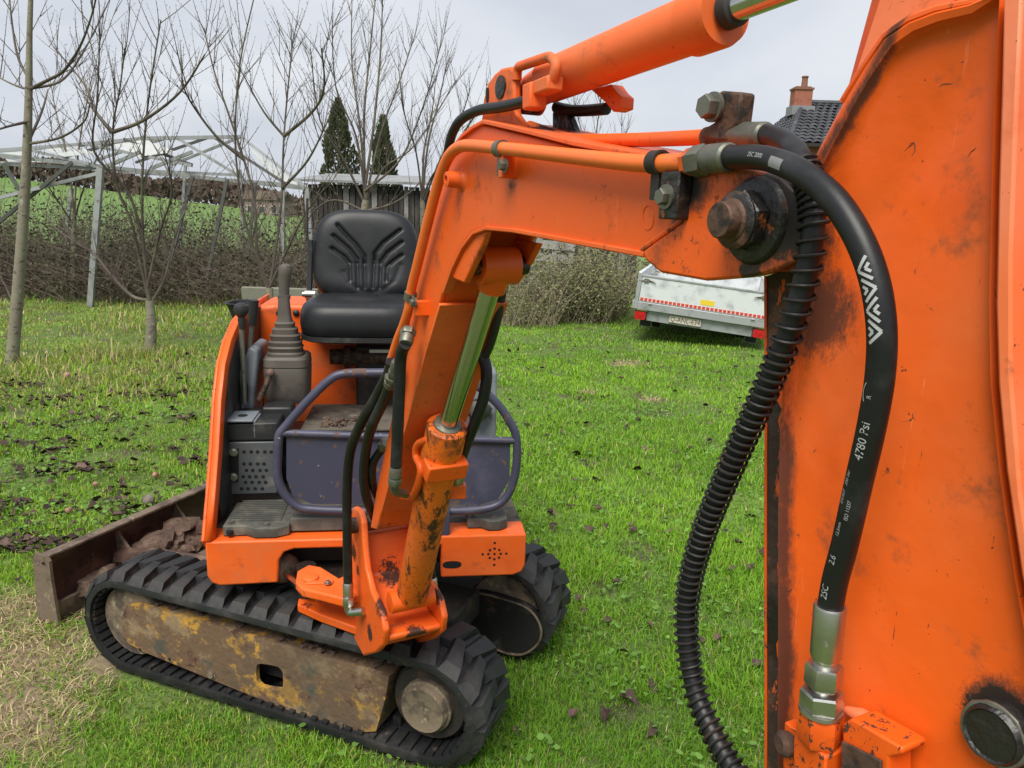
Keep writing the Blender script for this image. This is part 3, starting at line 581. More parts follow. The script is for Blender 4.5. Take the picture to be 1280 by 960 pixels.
for pe in (BP0 - .009, BP1 - .001):
    b = MB(); a0, a1 = prof[0][0], prof[-1][0]
    el = [T(a0 - .075, pe, .0), T(a0 + .035, pe, .0), T(a1 + .042, pe, .20), T(a1 + .042, pe, .262), T(a1 + .025, pe, .280), T(a1 - .03, pe, .280), T(a1 - .045, pe, .25)]
    hl = [T(a1 + .012 + .011 * math.cos(q), pe, .245 + .011 * math.sin(q)) for q in [2 * math.pi * k / 10 for k in range(10)]]
    s1 = sum((el[i] - el[0]).cross(el[(i + 1) % 7] - el[0]).dot(eP) for i in range(7)); s2 = sum((hl[i] - el[0]).cross(hl[(i + 1) % 10] - el[0]).dot(eP) for i in range(10))
    if s1 * s2 > 0: hl = hl[::-1]
    holed(b, el, hl, eP * .012); part(b, 'end_plate', 'blade_edge', blade, bevel=.0)
for pc in (BP0 + .34, BP0 + .66):                                       # push arms back to the car body
    b = MB(); b.tube([T(ba + .01, pc, .12), T(ba + .18, pc, .15), T(-.95, pc, .20), T(-.80, pc, .22)], [.045, .045, .038, .035], 8); part(b, 'push_arm', 'blade_steel', blade)
    b = MB(); w_ = .006; b.prism([T(ba - .02, pc, .25), T(ba + .05, pc, .17), T(ba + .16, pc, .115), T(ba + .28, pc, .10), T(ba + .28, pc, .08), T(ba, pc, .07)], eP * .012); part(b, 'gusset', 'blade_edge', blade)
b = MB(); b.prism([T(ba + .02, BP0 + .30, .075), T(ba + .30, BP0 + .30, .085), T(ba + .30, BP0 + .72, .085), T(ba + .02, BP0 + .72, .075)], Z * .01); part(b, 'web_plate', 'blade_edge', blade)
b = MB()
for k, (a, p, z, s) in enumerate([(.05, .22, .08, .085), (.10, .27, .06, .06), (.09, .44, .13, .09), (.12, .52, .12, .075), (.08, .60, .15, .08), (.16, .48, .10, .055), (.17, .58, .11, .05), (.14, .38, .10, .05)]):
    b.lump(T(ba + a, BP0 + p, z), (s, s * 1.15, s * .62), 3, .55, 20 + k)
md = part(b, 'mud_clods', 'mud', blade, smooth=60)

# ---------------------------------------------------------------- upper house
W_ = HW
pol = [(0, .578), (W_, .578), (W_, .47), (W_ - .012, .446), (W_ - .04, .436), (.715, .436), (.715, .548), (.262, .548), (.232, .538), (.215, .512), (.210, .436), (.035, .432), (.012, .442), (0, .466)]
b = MB(); b.prism([H(r, 0, z) for r, z in pol], eD * .11); bump_ = part(b, 'front_bumper', 'orange_dusty', bevel=.006, seg=3)
b = MB(); b.box(H(.46, .125, .50), (.52, .012, .10), (eR, eD, Z)); part(b, 'recess_plate', 'dark_steel', bump_)
b = MB(); b.prism([H(.002, .111, .576), H(W_ - .002, .111, .576), H(W_ - .01, .34, .576), H(W_ - .06, .46, .576), H(W_ - .06, 1.05, .576), H(.002, 1.05, .576)], Z * -.05); part(b, 'deck', 'deck_dirt')
b = MB()
for r0 in (.001, W_ - .061): b.box(H(r0 + .012, .60, .49), (.022, .97, .16), (eR, eD, Z))
part(b, 'side_skirts', 'orange_dusty', bevel=.005)
b = MB()
pr = [hp(x, y, -.0008) for x, y in ((621, 681), (611, 689), (621, 689), (601, 697), (611, 697), (620, 697), (630, 697), (636, 697), (611, 705), (621, 704), (616, 693), (625, 693), (616, 701), (626, 701), (616, 713))]
pr = [H(.885 + dx * .0165, -.0006, .513 + dz * .0165) for dx, dz in ((0, 2.3), (0, 1.1), (-.9, .8), (.9, .8), (-2.3, 0), (-1.2, 0), (0, 0), (1.2, 0), (2.3, 0), (-.9, -.8), (.9, -.8), (0, -1.1), (0, -2.3))]
for c in pr: b = MB(); b.lathe(c, eD, [(0, .0042), (.004, .0042)], 10); part(b, 'vent_hole', 'hole_black', bump_, smooth=0)
b = MB(); c = hp(565, 706, -.0006); b.loft([(c, eR * .030, Z * .0125, 2.6), (c + eD * .004, eR * .030, Z * .0125, 2.6)], 24); part(b, 'slot_hole', 'hole_black', bump_, smooth=0)
b = MB(); b.lathe(hp(287, 664, .03), Z, [(-.01, .010), (.002, .010)], 12); part(b, 'deck_hole', 'hole_black', bump_, smooth=0)
# ribbed foot mat, left and right
for (r0, r1, d0, d1) in ((.045, .245, .035, .235), (.80, .93, .05, .17)):
    b = MB(); b.prism([H(r0, d1, .58), H(r0, d0, .58), H(r0 + (r1 - r0) * .35, d0, .58), H(r0 + (r1 - r0) * .5, d0 - .022, .58), H(r0 + (r1 - r0) * .8, d0 - .022, .58), H(r1, d0, .58), H(r1, d1, .58)], Z * .034)
    fm = part(b, 'foot_mat', 'mat_plastic', bevel=.004)
    if r0 < .5:
        for k in range(11):
            b = MB(); b.box(H((r0 + r1) / 2 - .005, d0 + .035 + k * .016, .617), (r1 - r0 - .05, .0075, .006), (eR, eD, Z)); part(b, 'tread_rib', 'mat_plastic', fm)
    for (r, d) in ((r0 + .022, d0 + .022), (r0 + (r1 - r0) * .66, d0 + .004)): bolt(H(r, d, .6145), Z, .008, .007, 'zinc_dirty', fm)
b = MB(); b.box(H(.37, .10, .606), (.25, .10, .045), (eR, eD, Z)); part(b, 'floor_rail', 'mat_plastic', bevel=.004)
# vent panel with punched holes at the far end of the mat
vp = lambda px, py: hp(px, py, .255)
q = [vp(279, 619), vp(347, 617), vp(347, 552), vp(279, 553)]
b = MB(); b.prism(q, eD * .02); ven = part(b, 'vent_panel', 'vent_panel', bevel=.004)
b = MB()
for row, (y, xs) in enumerate(((565, (305, 314, 322, 331, 339)), (580, (305, 313, 322, 330)), (588, (308, 316, 325, 333)), (596, (304, 312, 320, 329)), (603, (307, 315, 324, 332)), (611, (302, 310, 319, 328)))):
    for x in xs: b = MB(); b.lathe(hp(x, y, .2545), eD, [(0, .0062), (.004, .0062)], 10); part(b, 'punched_hole', 'hole_black', ven, smooth=0)
b = MB(); b.prism([hp(x, y, .2520) for x, y in ((286, 602), (298, 602), (298, 561), (286, 561))], eD * .003); part(b, 'latch_slot', 'hole_black', ven)
for y in (565, 596): bolt(hp(292, y, .2518), -eD, .0095, .008, 'zinc', ven)
b = MB(); b.prism([vp(281, 552), vp(347, 551), vp(347, 528), vp(281, 530)], eD * .22); part(b, 'sill_box', 'black_plastic', bevel=.006)
b = MB(); c = vp(300, 530); b.box(c + eD * .05 + Z * .012, (.085, .12, .008), (eR, eD, Z)); b.box(c + eD * .05 + eR * .045 - Z * .02, (.008, .10, .06), (eR, eD, Z)); sb = part(b, 'bracket_plate', 'grey_console', bevel=.002)
b = MB(); b.lathe(c + eD * .045 + Z * .0165, Z, [(0, .016), (.001, .016)], 14); part(b, 'hole', 'hole_black', sb, smooth=0)
b = MB(); b.lathe(c + eD * .05 - Z * .03, Z, [(0, .028), (.012, .032), (.02, .026), (.03, .03), (.04, .026)], 16); part(b, 'rubber_mount', 'black_plastic', sb)
# left side shell, traced on the plane of the house side and curled over into the rear hood
sil = [(256, 677), (261, 620), (266, 556), (269, 500), (274, 456), (282, 425), (293, 400), (305, 386), (317, 379)]
sh = [hs(x, y, 0.0) for x, y in sil]
loc = [((p - HO).dot(eD), p.z) for p in sh]
dend = loc[-1][0]; ztop = loc[-1][1]
inner = [(d + .016, z - .014) for d, z in loc]; inner[0] = (loc[0][0] + .02, loc[0][1])
b = MB(); b.prism([H(-.012, d, z) for d, z in loc] + [H(-.012, dend + .35, ztop), H(-.012, dend + .35, DECK - .1), H(-.012, .1, DECK - .1)], eR * .012); shell = part(b, 'side_shell', 'orange_worn', bevel=.004)
b = MB()
vs = []; fs = []
for k, ((d, z), (d2, z2)) in enumerate(zip(loc, inner)):
    vs += [H(.0, d, z), H(.015, d + .002, z - .001), H(.021, d2, z2)]
for k in range(len(loc) - 1):
    for e in range(2): fs.append((k * 3 + e, k * 3 + e + 1, k * 3 + 4 + e, k * 3 + 3 + e))
b.add(vs, fs); sf = part(b, 'shell_flange', 'orange_paint', shell)
m_ = sf.modifiers.new('solid', 'SOLIDIFY'); m_.thickness = .006
b = MB(); b.prism([H(.021, d, z) for d, z in inner[1:]] + [H(.021, dend + .02, .80), H(.021, .42, .60), H(.021, .12, .60)], eR * .004); part(b, 'shell_lining', 'black_plastic', shell)
# rear hood below the seat
hd = dend - .01
hood = [(-.011, DECK - .1), (-.011, ztop - .03), (.03, ztop - .006), (.08, ztop), (W_ - .20, ztop), (W_ - .12, ztop - .02), (W_ - .10, ztop - .06), (W_ - .10, DECK - .1)]
b = MB(); b.prism([H(r, hd + .0, z) for r, z in hood], eD * .30); hoodo = part(b, 'rear_hood', 'orange_dusty', bevel=.02, seg=4)
for x in (349, 370):
    b = MB(); c = hp(x, 391, hd - .002); b.lathe(c, -eD, [(0, .013), (.006, .012), (.010, .006)], 14); part(b, 'hood_button', 'black_plastic', hoodo)
b = MB(); c0 = hs(262, 520, -.014)
b.loft([(H(-.035, .42 + .0, .66), eR * .015, eD * .10), (H(-.038, .46, .80), eR * .018, eD * .12), (H(-.03, .60, .95), eR * .012, eD * .10)], 18); part(b, 'side_guard', 'black_plastic')
# floor pan and seat box
b = MB(); p_ = [hp(392, 508, .45), hp(505, 508, .45)]
b.box(H(.46, .60, .70), (.44, .34, .20), (eR, eD, Z)); sbx = part(b, 'seat_box', 'grey_console', bevel=.008)
b = MB(); b.box(H(.46, .60, .806), (.46, .36, .010), (eR, eD, Z)); part(b, 'box_lid', 'deck_dirt', sbx, bevel=.003)
b = MB(); b.box(H(.50, .428, .715), (.15, .004, .085), (eR, eD, Z)); part(b, 'panel', 'label_grey', sbx, bevel=.001)
b = MB(); b.box(H(.50, .88, .90), (.20, .24, .30), (eR, eD, Z)); part(b, 'seat_pedestal', 'dark_steel', bevel=.01)
b = MB(); rg = random.Random(4)
for k in range(70): b.lump(H(.30 + rg.uniform(0, .16), .44 + rg.uniform(0, .1), .812 + rg.uniform(0, .01)), (rg.uniform(.004, .012), rg.uniform(.004, .012), .004), 1, .5, k)
tag(part(b, 'dirt_crumbs', 'mud', sbx), kind='stuff')
b = MB(); c0, c1 = hp(413, 446, .78), hp(492, 446, .78); ax = (c1 - c0).normalized()
b.lathe(c0, ax, [(0, .030), (.05, .030), (.055, .045), (.075, .045), (.08, .034), ((c1 - c0).length * .98, .034)], 20); part(b, 'seat_damper', 'rusty_bolt')
b = MB(); b.box(hp(478, 439, .72), (.10, .004, .012), (eR, eD, Z)); part(b, 'damper_label', 'label_white')
b = MB(); b.box(H(.885, .62, .80), (.10, .28, .42), (eR, eD, Z)); part(b, 'right_console', 'grey_console', bevel=.015)
b = MB(); b.prism([hp(x, y, .5) for x, y in ((590, 437), (596, 437), (606, 505), (600, 505))], eD * .03); part(b, 'strut', 'orange_paint')
b = MB(); b.lump(hp(596, 512, .45), (.05, .05, .04), 2, .3, 4); part(b, 'rubber_boot', 'black_plastic')

# ---------------------------------------------------------------- seat
SD = .97
def sq(px, py, d=SD): return hp(px, py, d)
sc, su = sq(458, 320), (sq(523, 320) - sq(393, 320)) / 2
hw_ = su.length; sv = (sq(458, 262) - sq(458, 378)) / 2; hh_ = sv.length
up = (Z * .985 + eD * .17).normalized(); fwd = -(eD * .985 - Z * .17).normalized()
def seg_d(p, a, c):
    ab = (c[0] - a[0], c[1] - a[1]); t_ = max(0, min(1, ((p[0] - a[0]) * ab[0] + (p[1] - a[1]) * ab[1]) / (ab[0] ** 2 + ab[1] ** 2 + 1e-9)))
    return math.hypot(p[0] - a[0] - ab[0] * t_, p[1] - a[1] - ab[1] * t_)
zx = lambda x, y: ((x - 876) / 262, (352 - y) / 232)
strokes = [[(735, 210), (830, 305), (868, 360), (872, 515)], [(718, 262), (800, 330), (833, 375), (838, 515)], [(713, 325), (770, 363), (798, 398), (803, 480)]]
strokes += [[(1758 - x, y - 0) for x, y in s_] for s_ in [[(708, 225), (795, 290), (838, 345), (848, 515)], [(703, 285), (775, 340), (808, 385), (815, 515)], [(706, 350), (752, 385), (778, 410), (783, 480)]]]
strokes = [[zx(*p) for p in s_] for s_ in strokes]
arc = [zx(770 + 0, 440), zx(795, 490), zx(840, 525), zx(895, 538), zx(960, 525), zx(1015, 480), zx(1045, 400)]
G = 84; vs = []; fs = []
for j in range(G + 1):
    for i in range(G + 1):
        u0, v0 = -1 + 2 * i / G, -1 + 2 * j / G
        e_ = 3.6; nrm_ = (abs(u0) ** e_ + abs(v0) ** e_) ** (1 / e_); mxx = max(abs(u0), abs(v0)); k_ = mxx / nrm_ if nrm_ > 1e-6 else 1
        u, v = u0 * k_, v0 * k_
        taper = 1 - .07 * max(v, 0) ** 2 + .04 * (1 - v) * .5
        edge = max(0, 1 - mxx ** 5)
        dep = .062 * edge ** .45 - .016 * (1 - u * u) * (1 - .5 * v) * edge + .012 * math.exp(-((v + .75) / .3) ** 2) * edge
        for s_ in strokes:
            dmin = min(seg_d((u, v), s_[k], s_[k + 1]) for k in range(len(s_) - 1)); dep -= .0135 * math.exp(-(dmin / .030) ** 2) * (1.0 if v > -.2 else .65)
        dmin = min(seg_d((u, v), arc[k], arc[k + 1]) for k in range(len(arc) - 1)); dep -= .004 * math.exp(-(dmin / .05) ** 2)
        vs.append(sc + eR * (u * hw_ * taper) + up * (v * hh_) + fwd * dep)
for j in range(G):
    for i in range(G): fs.append((j * (G + 1) + i, j * (G + 1) + i + 1, (j + 1) * (G + 1) + i + 1, (j + 1) * (G + 1) + i))
b = MB(); b.add(vs, fs); seat = thing('seat_tmp', (0, 0, 0), None, None); bpy.data.objects.remove(seat)
back = part(b, 'seat_back', 'seat_vinyl', smooth=80)
if back.data.polygons[len(fs) // 2].normal.dot(fwd) < 0: back.data.flip_normals()
b = MB(); b.loft([(sc - fwd * .0, eR * hw_ * .985, up * hh_ * .985, 3.6), (sc - fwd * .035, eR * hw_ * .94, up * hh_ * .95, 3.6), (sc - fwd * .05, eR * hw_ * .8, up * hh_ * .85, 3.6)], 40); part(b, 'back_shell', 'black_plastic', back)
cc = sc - up * (hh_ + .055) + fwd * .20                                        # cushion
b = MB(); cw = hw_ * 1.06; cl_ = .235
for k, (zz, sxy) in enumerate(((-.062, .97), (-.05, 1.0), (-.02, 1.01), (.02, .99), (.045, .95), (.058, .86), (.063, .6))): pass
secs = [(cc + Z * (zz - .012 * 0), eR * cw * s1, fwd.cross(eR).cross(eR) * 0 + eD * cl_ * s1, 4.2) for zz, s1 in ((-.060, .95), (-.052, .99), (-.02, 1.01), (.018, 1.0), (.042, .965), (.055, .90), (.061, .78), (.058, .55), (.055, .25))]
b.loft(secs, 44); cu = part(b, 'seat_cushion', 'seat_vinyl', smooth=70)
b = MB(); b.loft([(cc - Z * .082, eR * cw * .93, eD * cl_ * .93, 4.2), (cc - Z * .075, eR * cw * 1.0, eD * cl_ * 1.0, 4.2), (cc - Z * .058, eR * cw * 1.0, eD * cl_ * 1.0, 4.2)], 44); part(b, 'seat_pan', 'black_plastic', cu)
b = MB(); b.tube([sq(388, 300, SD - .02), sq(387, 350, SD - .04), sq(386, 392, SD - .09)], .012, 8); rc = part(b, 'recliner_arm', 'black_plastic')
b = MB(); b.lathe(sq(388, 368, SD - .10), -eR, [(-.02, .018), (.02, .018), (.022, .012), (.03, .012)], 14); part(b, 'recliner_knob', 'zinc', rc)
b = MB(); b.tube(rounded([sq(384, 248, SD + .05), sq(384, 300, SD + .03), sq(392, 312, SD + .03), sq(398, 308, SD + .04)], .02), .006, 6); part(b, 'belt_bracket', 'dark_steel', rc)
b = MB(); b.tube([hp(492, 378, .80), hp(490, 395, .80)], [.016, .013], 12); b2 = part(b, 'lever_knob', 'taupe_plastic')
b = MB(); b.tube([hp(490, 395, .80), hp(488, 440, .78), hp(486, 475, .76)], .009, 8); part(b, 'control_lever', 'purple_paint')

# ---------------------------------------------------------------- left console, levers and joystick
CD = .46
b = MB(); gpx = [(287, 528), (315, 528), (323, 437), (311, 433), (297, 470)]
b.prism([hp(x, y, CD) for x, y in gpx], eD * .20); con = part(b, 'lever_console', 'grey_console', bevel=.012, seg=3)
b = MB(); b.loft([(hp(306, 489, CD - .002), eR * .012, Z * .045, 3), (hp(306, 489, CD - .008), eR * .010, Z * .043, 3)], 20); part(b, 'lever_slot', 'black_plastic', con)
for pts, r_, kn in ((((306, 505), (304, 455), (301, 393)), .009, (301, 383, .021)), (((311, 446), (314, 420), (315, 400)), .009, None)):
    lv = [hp(x, y, CD - .03 if kn else CD + .05) for x, y in pts]
    b = MB(); b.tube(spline(lv, 4), r_, 8); lo = part(b, 'lever', 'zinc_dirty', con)
    b = MB()
    if kn: b.lathe(hp(302, 400, CD - .03), Z, [(-.03, .010), (.0, .013), (.01, .012), (.022, .022), (.036, .026), (.050, .022), (.058, .010)], 18)
    else: b.tube([hp(315, 406, CD + .05), hp(316, 390, CD + .05), hp(317, 375, CD + .05)], [.015, .017, .018], 10)
    part(b, 'knob', 'black_plastic', lo)
b = MB(); b.lathe(hp(311, 449, CD + .05), Z, [(-.01, .022), (.004, .022), (.008, .012)], 14); part(b, 'lever_collar', 'zinc_dirty', con)
JD = .50
jp = lambda x, y: hp(x, y, JD)
jc, jw = jp(357, 472), (jp(386, 472) - jp(329, 472)).length / 2
mm = (jp(357, 440) - jp(357, 500)).length / 60.0         # metres per picture row at this depth
lvl = lambda y: jp(357, y).z
b = MB()
b.loft([(V((jc.x, jc.y, lvl(504))) + eD * .06, eR * jw * .88, eD * .07, 5), (V((jc.x, jc.y, lvl(494))) + eD * .06, eR * jw * .95, eD * .085, 5), (V((jc.x, jc.y, lvl(462))) + eD * .06, eR * jw * 1.0, eD * .09, 5), (V((jc.x, jc.y, lvl(459))) + eD * .06, eR * jw * .97, eD * .087, 5),
        (V((jc.x, jc.y, lvl(458))) + eD * .06, eR * jw * 1.0, eD * .09, 5), (V((jc.x, jc.y, lvl(449))) + eD * .06, eR * jw * .98, eD * .088, 5), (V((jc.x, jc.y, lvl(446))) + eD * .06, eR * jw * .90, eD * .08, 5)], 36)
jb = part(b, 'joystick_console', 'taupe_plastic', smooth=35)
cen = V((jc.x, jc.y, 0)) + eD * .055 - eR * .004
secs = []
for y, s1 in ((446, .80), (443, .80), (441, .72), (436, .77), (434, .70), (429, .73), (427, .62), (421, .66), (419, .55), (413, .55), (411, .42), (406, .44), (404, .34), (399, .30), (392, .28), (374, .24)):
    secs.append((cen + Z * lvl(y) - eD * (.006 * (446 - y) / 72), eR * jw * s1, eD * jw * s1, 3.4))
b = MB(); b.loft(secs, 32); part(b, 'bellows', 'taupe_plastic', jb, smooth=28)
b = MB(); b.loft([(cen + Z * lvl(376), eR * jw * .26, eD * .024, 4), (cen + Z * lvl(371), eR * jw * .27, eD * .025, 4)], 20); part(b, 'collar', 'taupe_plastic', jb)
b = MB(); q = [cen + Z * lvl(y) + eR * dx for y, dx in ((372, .0), (358, .002), (345, .006), (338, .009), (333, .010), (331, .010))]; b.tube(q, [.018, .019, .022, .024, .019, .006], 14); part(b, 'joystick_grip', 'taupe_plastic', jb)
b = MB(); b.tube([hp(337, 468, JD - .05), hp(332, 483, JD - .07), hp(324, 500, JD - .07)], [.012, .010, .011], 10); ll = part(b, 'lock_lever', 'rusty_bolt', jb)
b = MB(); b.lump(hp(338, 466, JD - .05), .015, 2, .1, 2); part(b, 'lever_tip', 'leaf_pink', jb)
b = MB(); b.box(H(.20, JD + .08, .68), (.12, .14, .20), (eR, eD, Z)); part(b, 'console_foot', 'black_plastic', jb, bevel=.01)
b = MB(); b.box(hp(349, 515, .42), (.10, .10, .06), (eR, eD, Z)); part(b, 'pedal_block', 'black_plastic', bevel=.008)

# ---------------------------------------------------------------- purple tube guard with sheet panel
GD = .045
g = lambda x, y, d=GD: hp(x, y, d)
loop = [(349, 545), (357, 533), (383, 503), (412, 475), (432, 467), (470, 466), (520, 466), (570, 470), (596, 482), (622, 505), (637, 527), (645, 545), (646, 575), (641, 605), (628, 627), (605, 636), (560, 639), (470, 639), (395, 637), (370, 632), (354, 615), (347, 595), (347, 570)]
b = MB(); b.tube(spline([g(*p) for p in loop], 5, closed=True), .0135, 12, closed=True); gd = part(b, 'tube_guard', 'purple_paint')
b = MB(); b.tube([g(352, 541), g(480, 546), g(645, 551)], .012, 10); part(b, 'cross_tube', 'purple_paint', gd)
b = MB(); pp = [(358, 546), (638, 554), (637, 600), (622, 625), (600, 631), (390, 630), (366, 620), (358, 598)]
b.prism([g(x, y, GD + .002) for x, y in pp], eD * .004); part(b, 'sheet_panel', 'purple_paint', gd)
b = MB(); b.box(H(.70, .03, .60), (.085, .05, .13), (eR, eD, Z)); part(b, 'guard_post', 'purple_paint', gd, bevel=.008)
# ================================================================ boom, cylinders, arm and hoses (all in one upright plane)
def strip(pts, wv, th):                       # plate that follows a line in the boom plane
    b = MB(); secs = []
    P = [V(p) for p in pts]; wv = V(wv)
    for i, p in enumerate(P):
        t_ = (P[min(i + 1, len(P) - 1)] - P[max(i - 1, 0)]).normalized(); nn = t_.cross(wv).normalized() * th / 2
        secs.append([p - nn, p + nn, p + nn + wv, p - nn + wv])
    vs = [v for q in secs for v in q]; fs = [(0, 1, 2, 3)]
    for i in range(len(P) - 1):
        for e in range(4): fs.append((i * 4 + e, i * 4 + (e + 1) % 4, i * 4 + 4 + (e + 1) % 4, i * 4 + 4 + e))
    m = (len(P) - 1) * 4; fs.append((m + 3, m + 2, m + 1, m)); return b.add(vs, fs)
HB = .068
orange('orange_top', chips=.68, grime=.54, dust=.3, speck=.12, spots=[(bp(690, 165, .01), .0, .075), (bp(655, 148, .0), .0, .06), (bp(628, 108, .046), .0, .03)])
pinc = bp(940, 276, .085)
orange('orange_boom', dust=.16, chips=.68, grime=.57, scratch=.68, soot=[(bp(860, 260, HB), .0, .07), (bp(640, 232, HB), -.01, .03)], fade=.46, speck=.03, spots=[(bp(975, 265, HB), .02, .085), (B(.15, .03, .78), .0, .07)])
orange('orange_cheek', chips=.64, grime=.48, speck=.26, scratch=.65, soot=[(bp(960, 270, .08), .0, .11), (bp(870, 235, .08), .0, .05)], spots=[(bp(985, 262, .08), .015, .075), (bp(865, 235, .08), .0, .035), (bp(940, 335, .08), .0, .03)], dust=.2)
backE = [(463, 660), (470, 615), (489, 525), (505, 440), (521, 352), (539, 268), (552, 215), (562, 192), (576, 173), (590, 162), (603, 156)]
topE = [(660, 170), (715, 184), (790, 199), (870, 205), (930, 212), (975, 226), (998, 248)]
endE = [(1006, 285), (996, 322), (960, 340)]
botE = [(900, 335), (803, 317), (700, 298), (640, 287), (606, 284), (590, 290), (576, 308), (564, 333), (553, 365), (531, 440), (510, 520), (491, 583), (476, 640), (471, 662)]
OUT = backE + topE + endE + botE
# box section: full-height side plates, a core that stops short under the bend so that the pocket for the rod eye stays open
INN = backE + topE + endE + [(900, 335), (803, 317), (722, 302), (694, 268), (650, 240), (606, 238), (582, 262), (566, 305), (558, 345), (549, 378), (531, 440), (510, 520), (491, 583), (476, 640), (471, 662)]
def boom_px(P, o): return [bp(x, y, HB) + bN * (o - HB) for x, y in P]
b = MB(); b.prism(boom_px(INN, HB - .0115), bN * (-2 * HB + .023)); boom = part(b, 'boom', 'orange_boom', bevel=.002, seg=2, smooth=30)
for o_ in (HB, -HB + .012):
    b = MB(); b.prism(boom_px(OUT, o_), bN * -.012); part(b, 'side_plate', 'orange_boom', boom, bevel=.003, seg=2, smooth=30)
b = strip([bp(x, y - 3, HB + .006) for x, y in [(556, 204), (562, 192), (576, 173), (590, 162), (603, 155), (660, 168), (715, 182), (790, 196), (850, 203)]], bN * (-2 * HB - .012), .007); part(b, 'top_flange', 'orange_top', boom, bevel=.0015)
for seg_, wv_ in (([(803, 318), (760, 310), (722, 303)], -2 * HB - .010), ([(722, 303), (700, 299), (640, 288), (606, 285), (590, 291), (576, 309), (564, 334), (553, 366)], -.018), ([(549, 380), (531, 441), (510, 521), (491, 584), (476, 641)], -2 * HB - .010)):
    b = strip([bp(x, y, HB + .005) for x, y in seg_], bN * wv_, .007); part(b, 'under_flange', 'orange_dusty', boom, bevel=.0015)
b = MB(); b.prism([bp(x, y, HB + .014) for x, y in [(803, 314), (853, 278), (862, 250), (866, 218), (930, 209), (974, 222), (1000, 246), (1008, 285), (998, 326), (958, 342), (932, 347), (881, 351), (825, 341), (806, 325)]], bN * -.013); chk = part(b, 'pin_cheek', 'orange_cheek', boom, bevel=.003)
b = MB(); b.tube([bp(x, y, HB + .002) for x, y in [(803, 312), (853, 276), (862, 250), (866, 218)]], .0035, 8); part(b, 'weld_bead', 'orange_cheek', chk)
b = MB(); b.tube([bp(810 + 7 * math.cos(t_), 272 + 15 * math.sin(t_), HB + .0005) for t_ in [2 * math.pi * k / 20 for k in range(20)]], .0006, 5, closed=True); part(b, 'weld_ring', 'orange_worn', boom)
b = MB(); b.lathe(bp(578, 225, HB), bN, [(0, .021), (.004, .016), (.008, .0145), (.030, .013), (.031, .007), (.020, .007)], 18); part(b, 'grease_boss', 'orange_dusty', boom)
# pivot pin
b = MB(); b.lathe(pinc, bN, [(-.02, .043), (-.004, .041), (.002, .037), (.004, .030)], 30); bs_ = part(b, 'pin_boss', 'greasy_black', boom)
b = MB(); hexnut(b, pinc + bN * .004, bN, .0275, .015); b.lathe(pinc + bN * .019, bN, [(0, .025), (.003, .026), (.006, .022)], 24); part(b, 'pin_nut', 'greasy_black', boom)
b = MB(); b.lathe(pinc + bN * .021, bN, [(0, .0195), (.005, .0195), (.007, .0168), (.017, .0166), (.019, .015), (.0195, .004)], 26); part(b, 'pin_end', 'rusty_bolt', boom)
# ears that carry the arm cylinder
for off in (.046, -.032):
    b = MB(); b.prism([bp(x, y, off) for x, y in [(600, 160), (602, 146), (604, 125), (609, 105), (618, 92), (627, 85), (637, 83), (642, 88), (642, 120), (643, 142), (651, 153), (664, 166)]], bN * -.014); ear = part(b, 'cylinder_ear', 'orange_top', boom, bevel=.004)
    b = MB(); c = bp(609, 119, off + .001); b.loft([(c, bD * .0055, Z * .012, 2.5), (c - bN * .004, bD * .0055, Z * .012, 2.5)], 16); part(b, 'slot', 'hole_black', ear, smooth=0)
    b = MB(); b.lathe(bp(626, 109, off), bN, [(0, .018), (.002, .018), (.003, .01)], 16); part(b, 'pin_head', 'greasy_black', ear)
b = MB(); b.prism([bp(x, y, -.03) for x, y in [(690, 170), (690, 140), (703, 128), (712, 150), (718, 166)]], bN * -.014); part(b, 'cylinder_ear', 'greasy_black', boom, bevel=.003)
# arm cylinder
a0, a1 = bp(690, 100, .0), bp(893, 20, .0); ax = (a1 - a0).normalized(); La = (a1 - a0).length
ra = lambda p, px: px / FPX * (p - CAM).dot(CF)
r1 = ra(bp(790, 62, 0), 31.5)
b = MB(); b.lathe(a0 - ax * .012, ax, [(0, r1 * .8), (.006, r1), (La - .02, r1), (La - .018, r1 * 1.12), (La + .022, r1 * 1.12), (La + .030, r1 * 1.05), (La + .030, r1 * .62)], 40); acy = part(b, 'arm_cylinder', 'orange_dusty', smooth=35)
b = MB(); b.lathe(a0 + ax * (La + .022), ax, [(0, r1 * .62), (.014, r1 * .60), (.016, r1 * .5)], 30); part(b, 'wiper_seal', 'black_rubber', acy)
b = MB(); b.lathe(a0 + ax * La, ax, [(0, r1 * .46), (.75, r1 * .46)], 30); part(b, 'rod', 'chrome', acy)
e0 = bp(655, 122, 0); b = MB(); b.lathe(e0 - bN * .03, bN, [(0, .026), (.06, .026)], 24); b.tube([e0, a0], [.026, .030], 16); part(b, 'cylinder_eye', 'orange_top', acy)
b = MB(); b.tube(rounded([bp(646, 100, .04), bp(647, 84, .04), bp(688, 70, .045), bp(697, 80, .05), bp(690, 104, .05), bp(680, 113, .05)], .02), .0075, 10); part(b, 'port_pipe', 'orange_dusty', acy)
up_ = bN.cross(ax).normalized()
b = MB(); b.box(bp(683, 108, .048), (.052, .020, .026), (ax, up_, bN)); b.box(bp(668, 121, .052), (.026, .036, .028), (ax, up_, bN)); part(b, 'port_block', 'orange_dusty', acy, bevel=.003)
b = MB(); b.tube(spline([bp(664, 124, .056), bp(648, 129, .058), bp(625, 134, .06), bp(598, 138, .062), bp(576, 150, .065), bp(565, 168, .065), bp(560, 190, .06), bp(556, 215, .03)], 6), .0085, 12); part(b, 'hose', 'rubber_hose', acy)
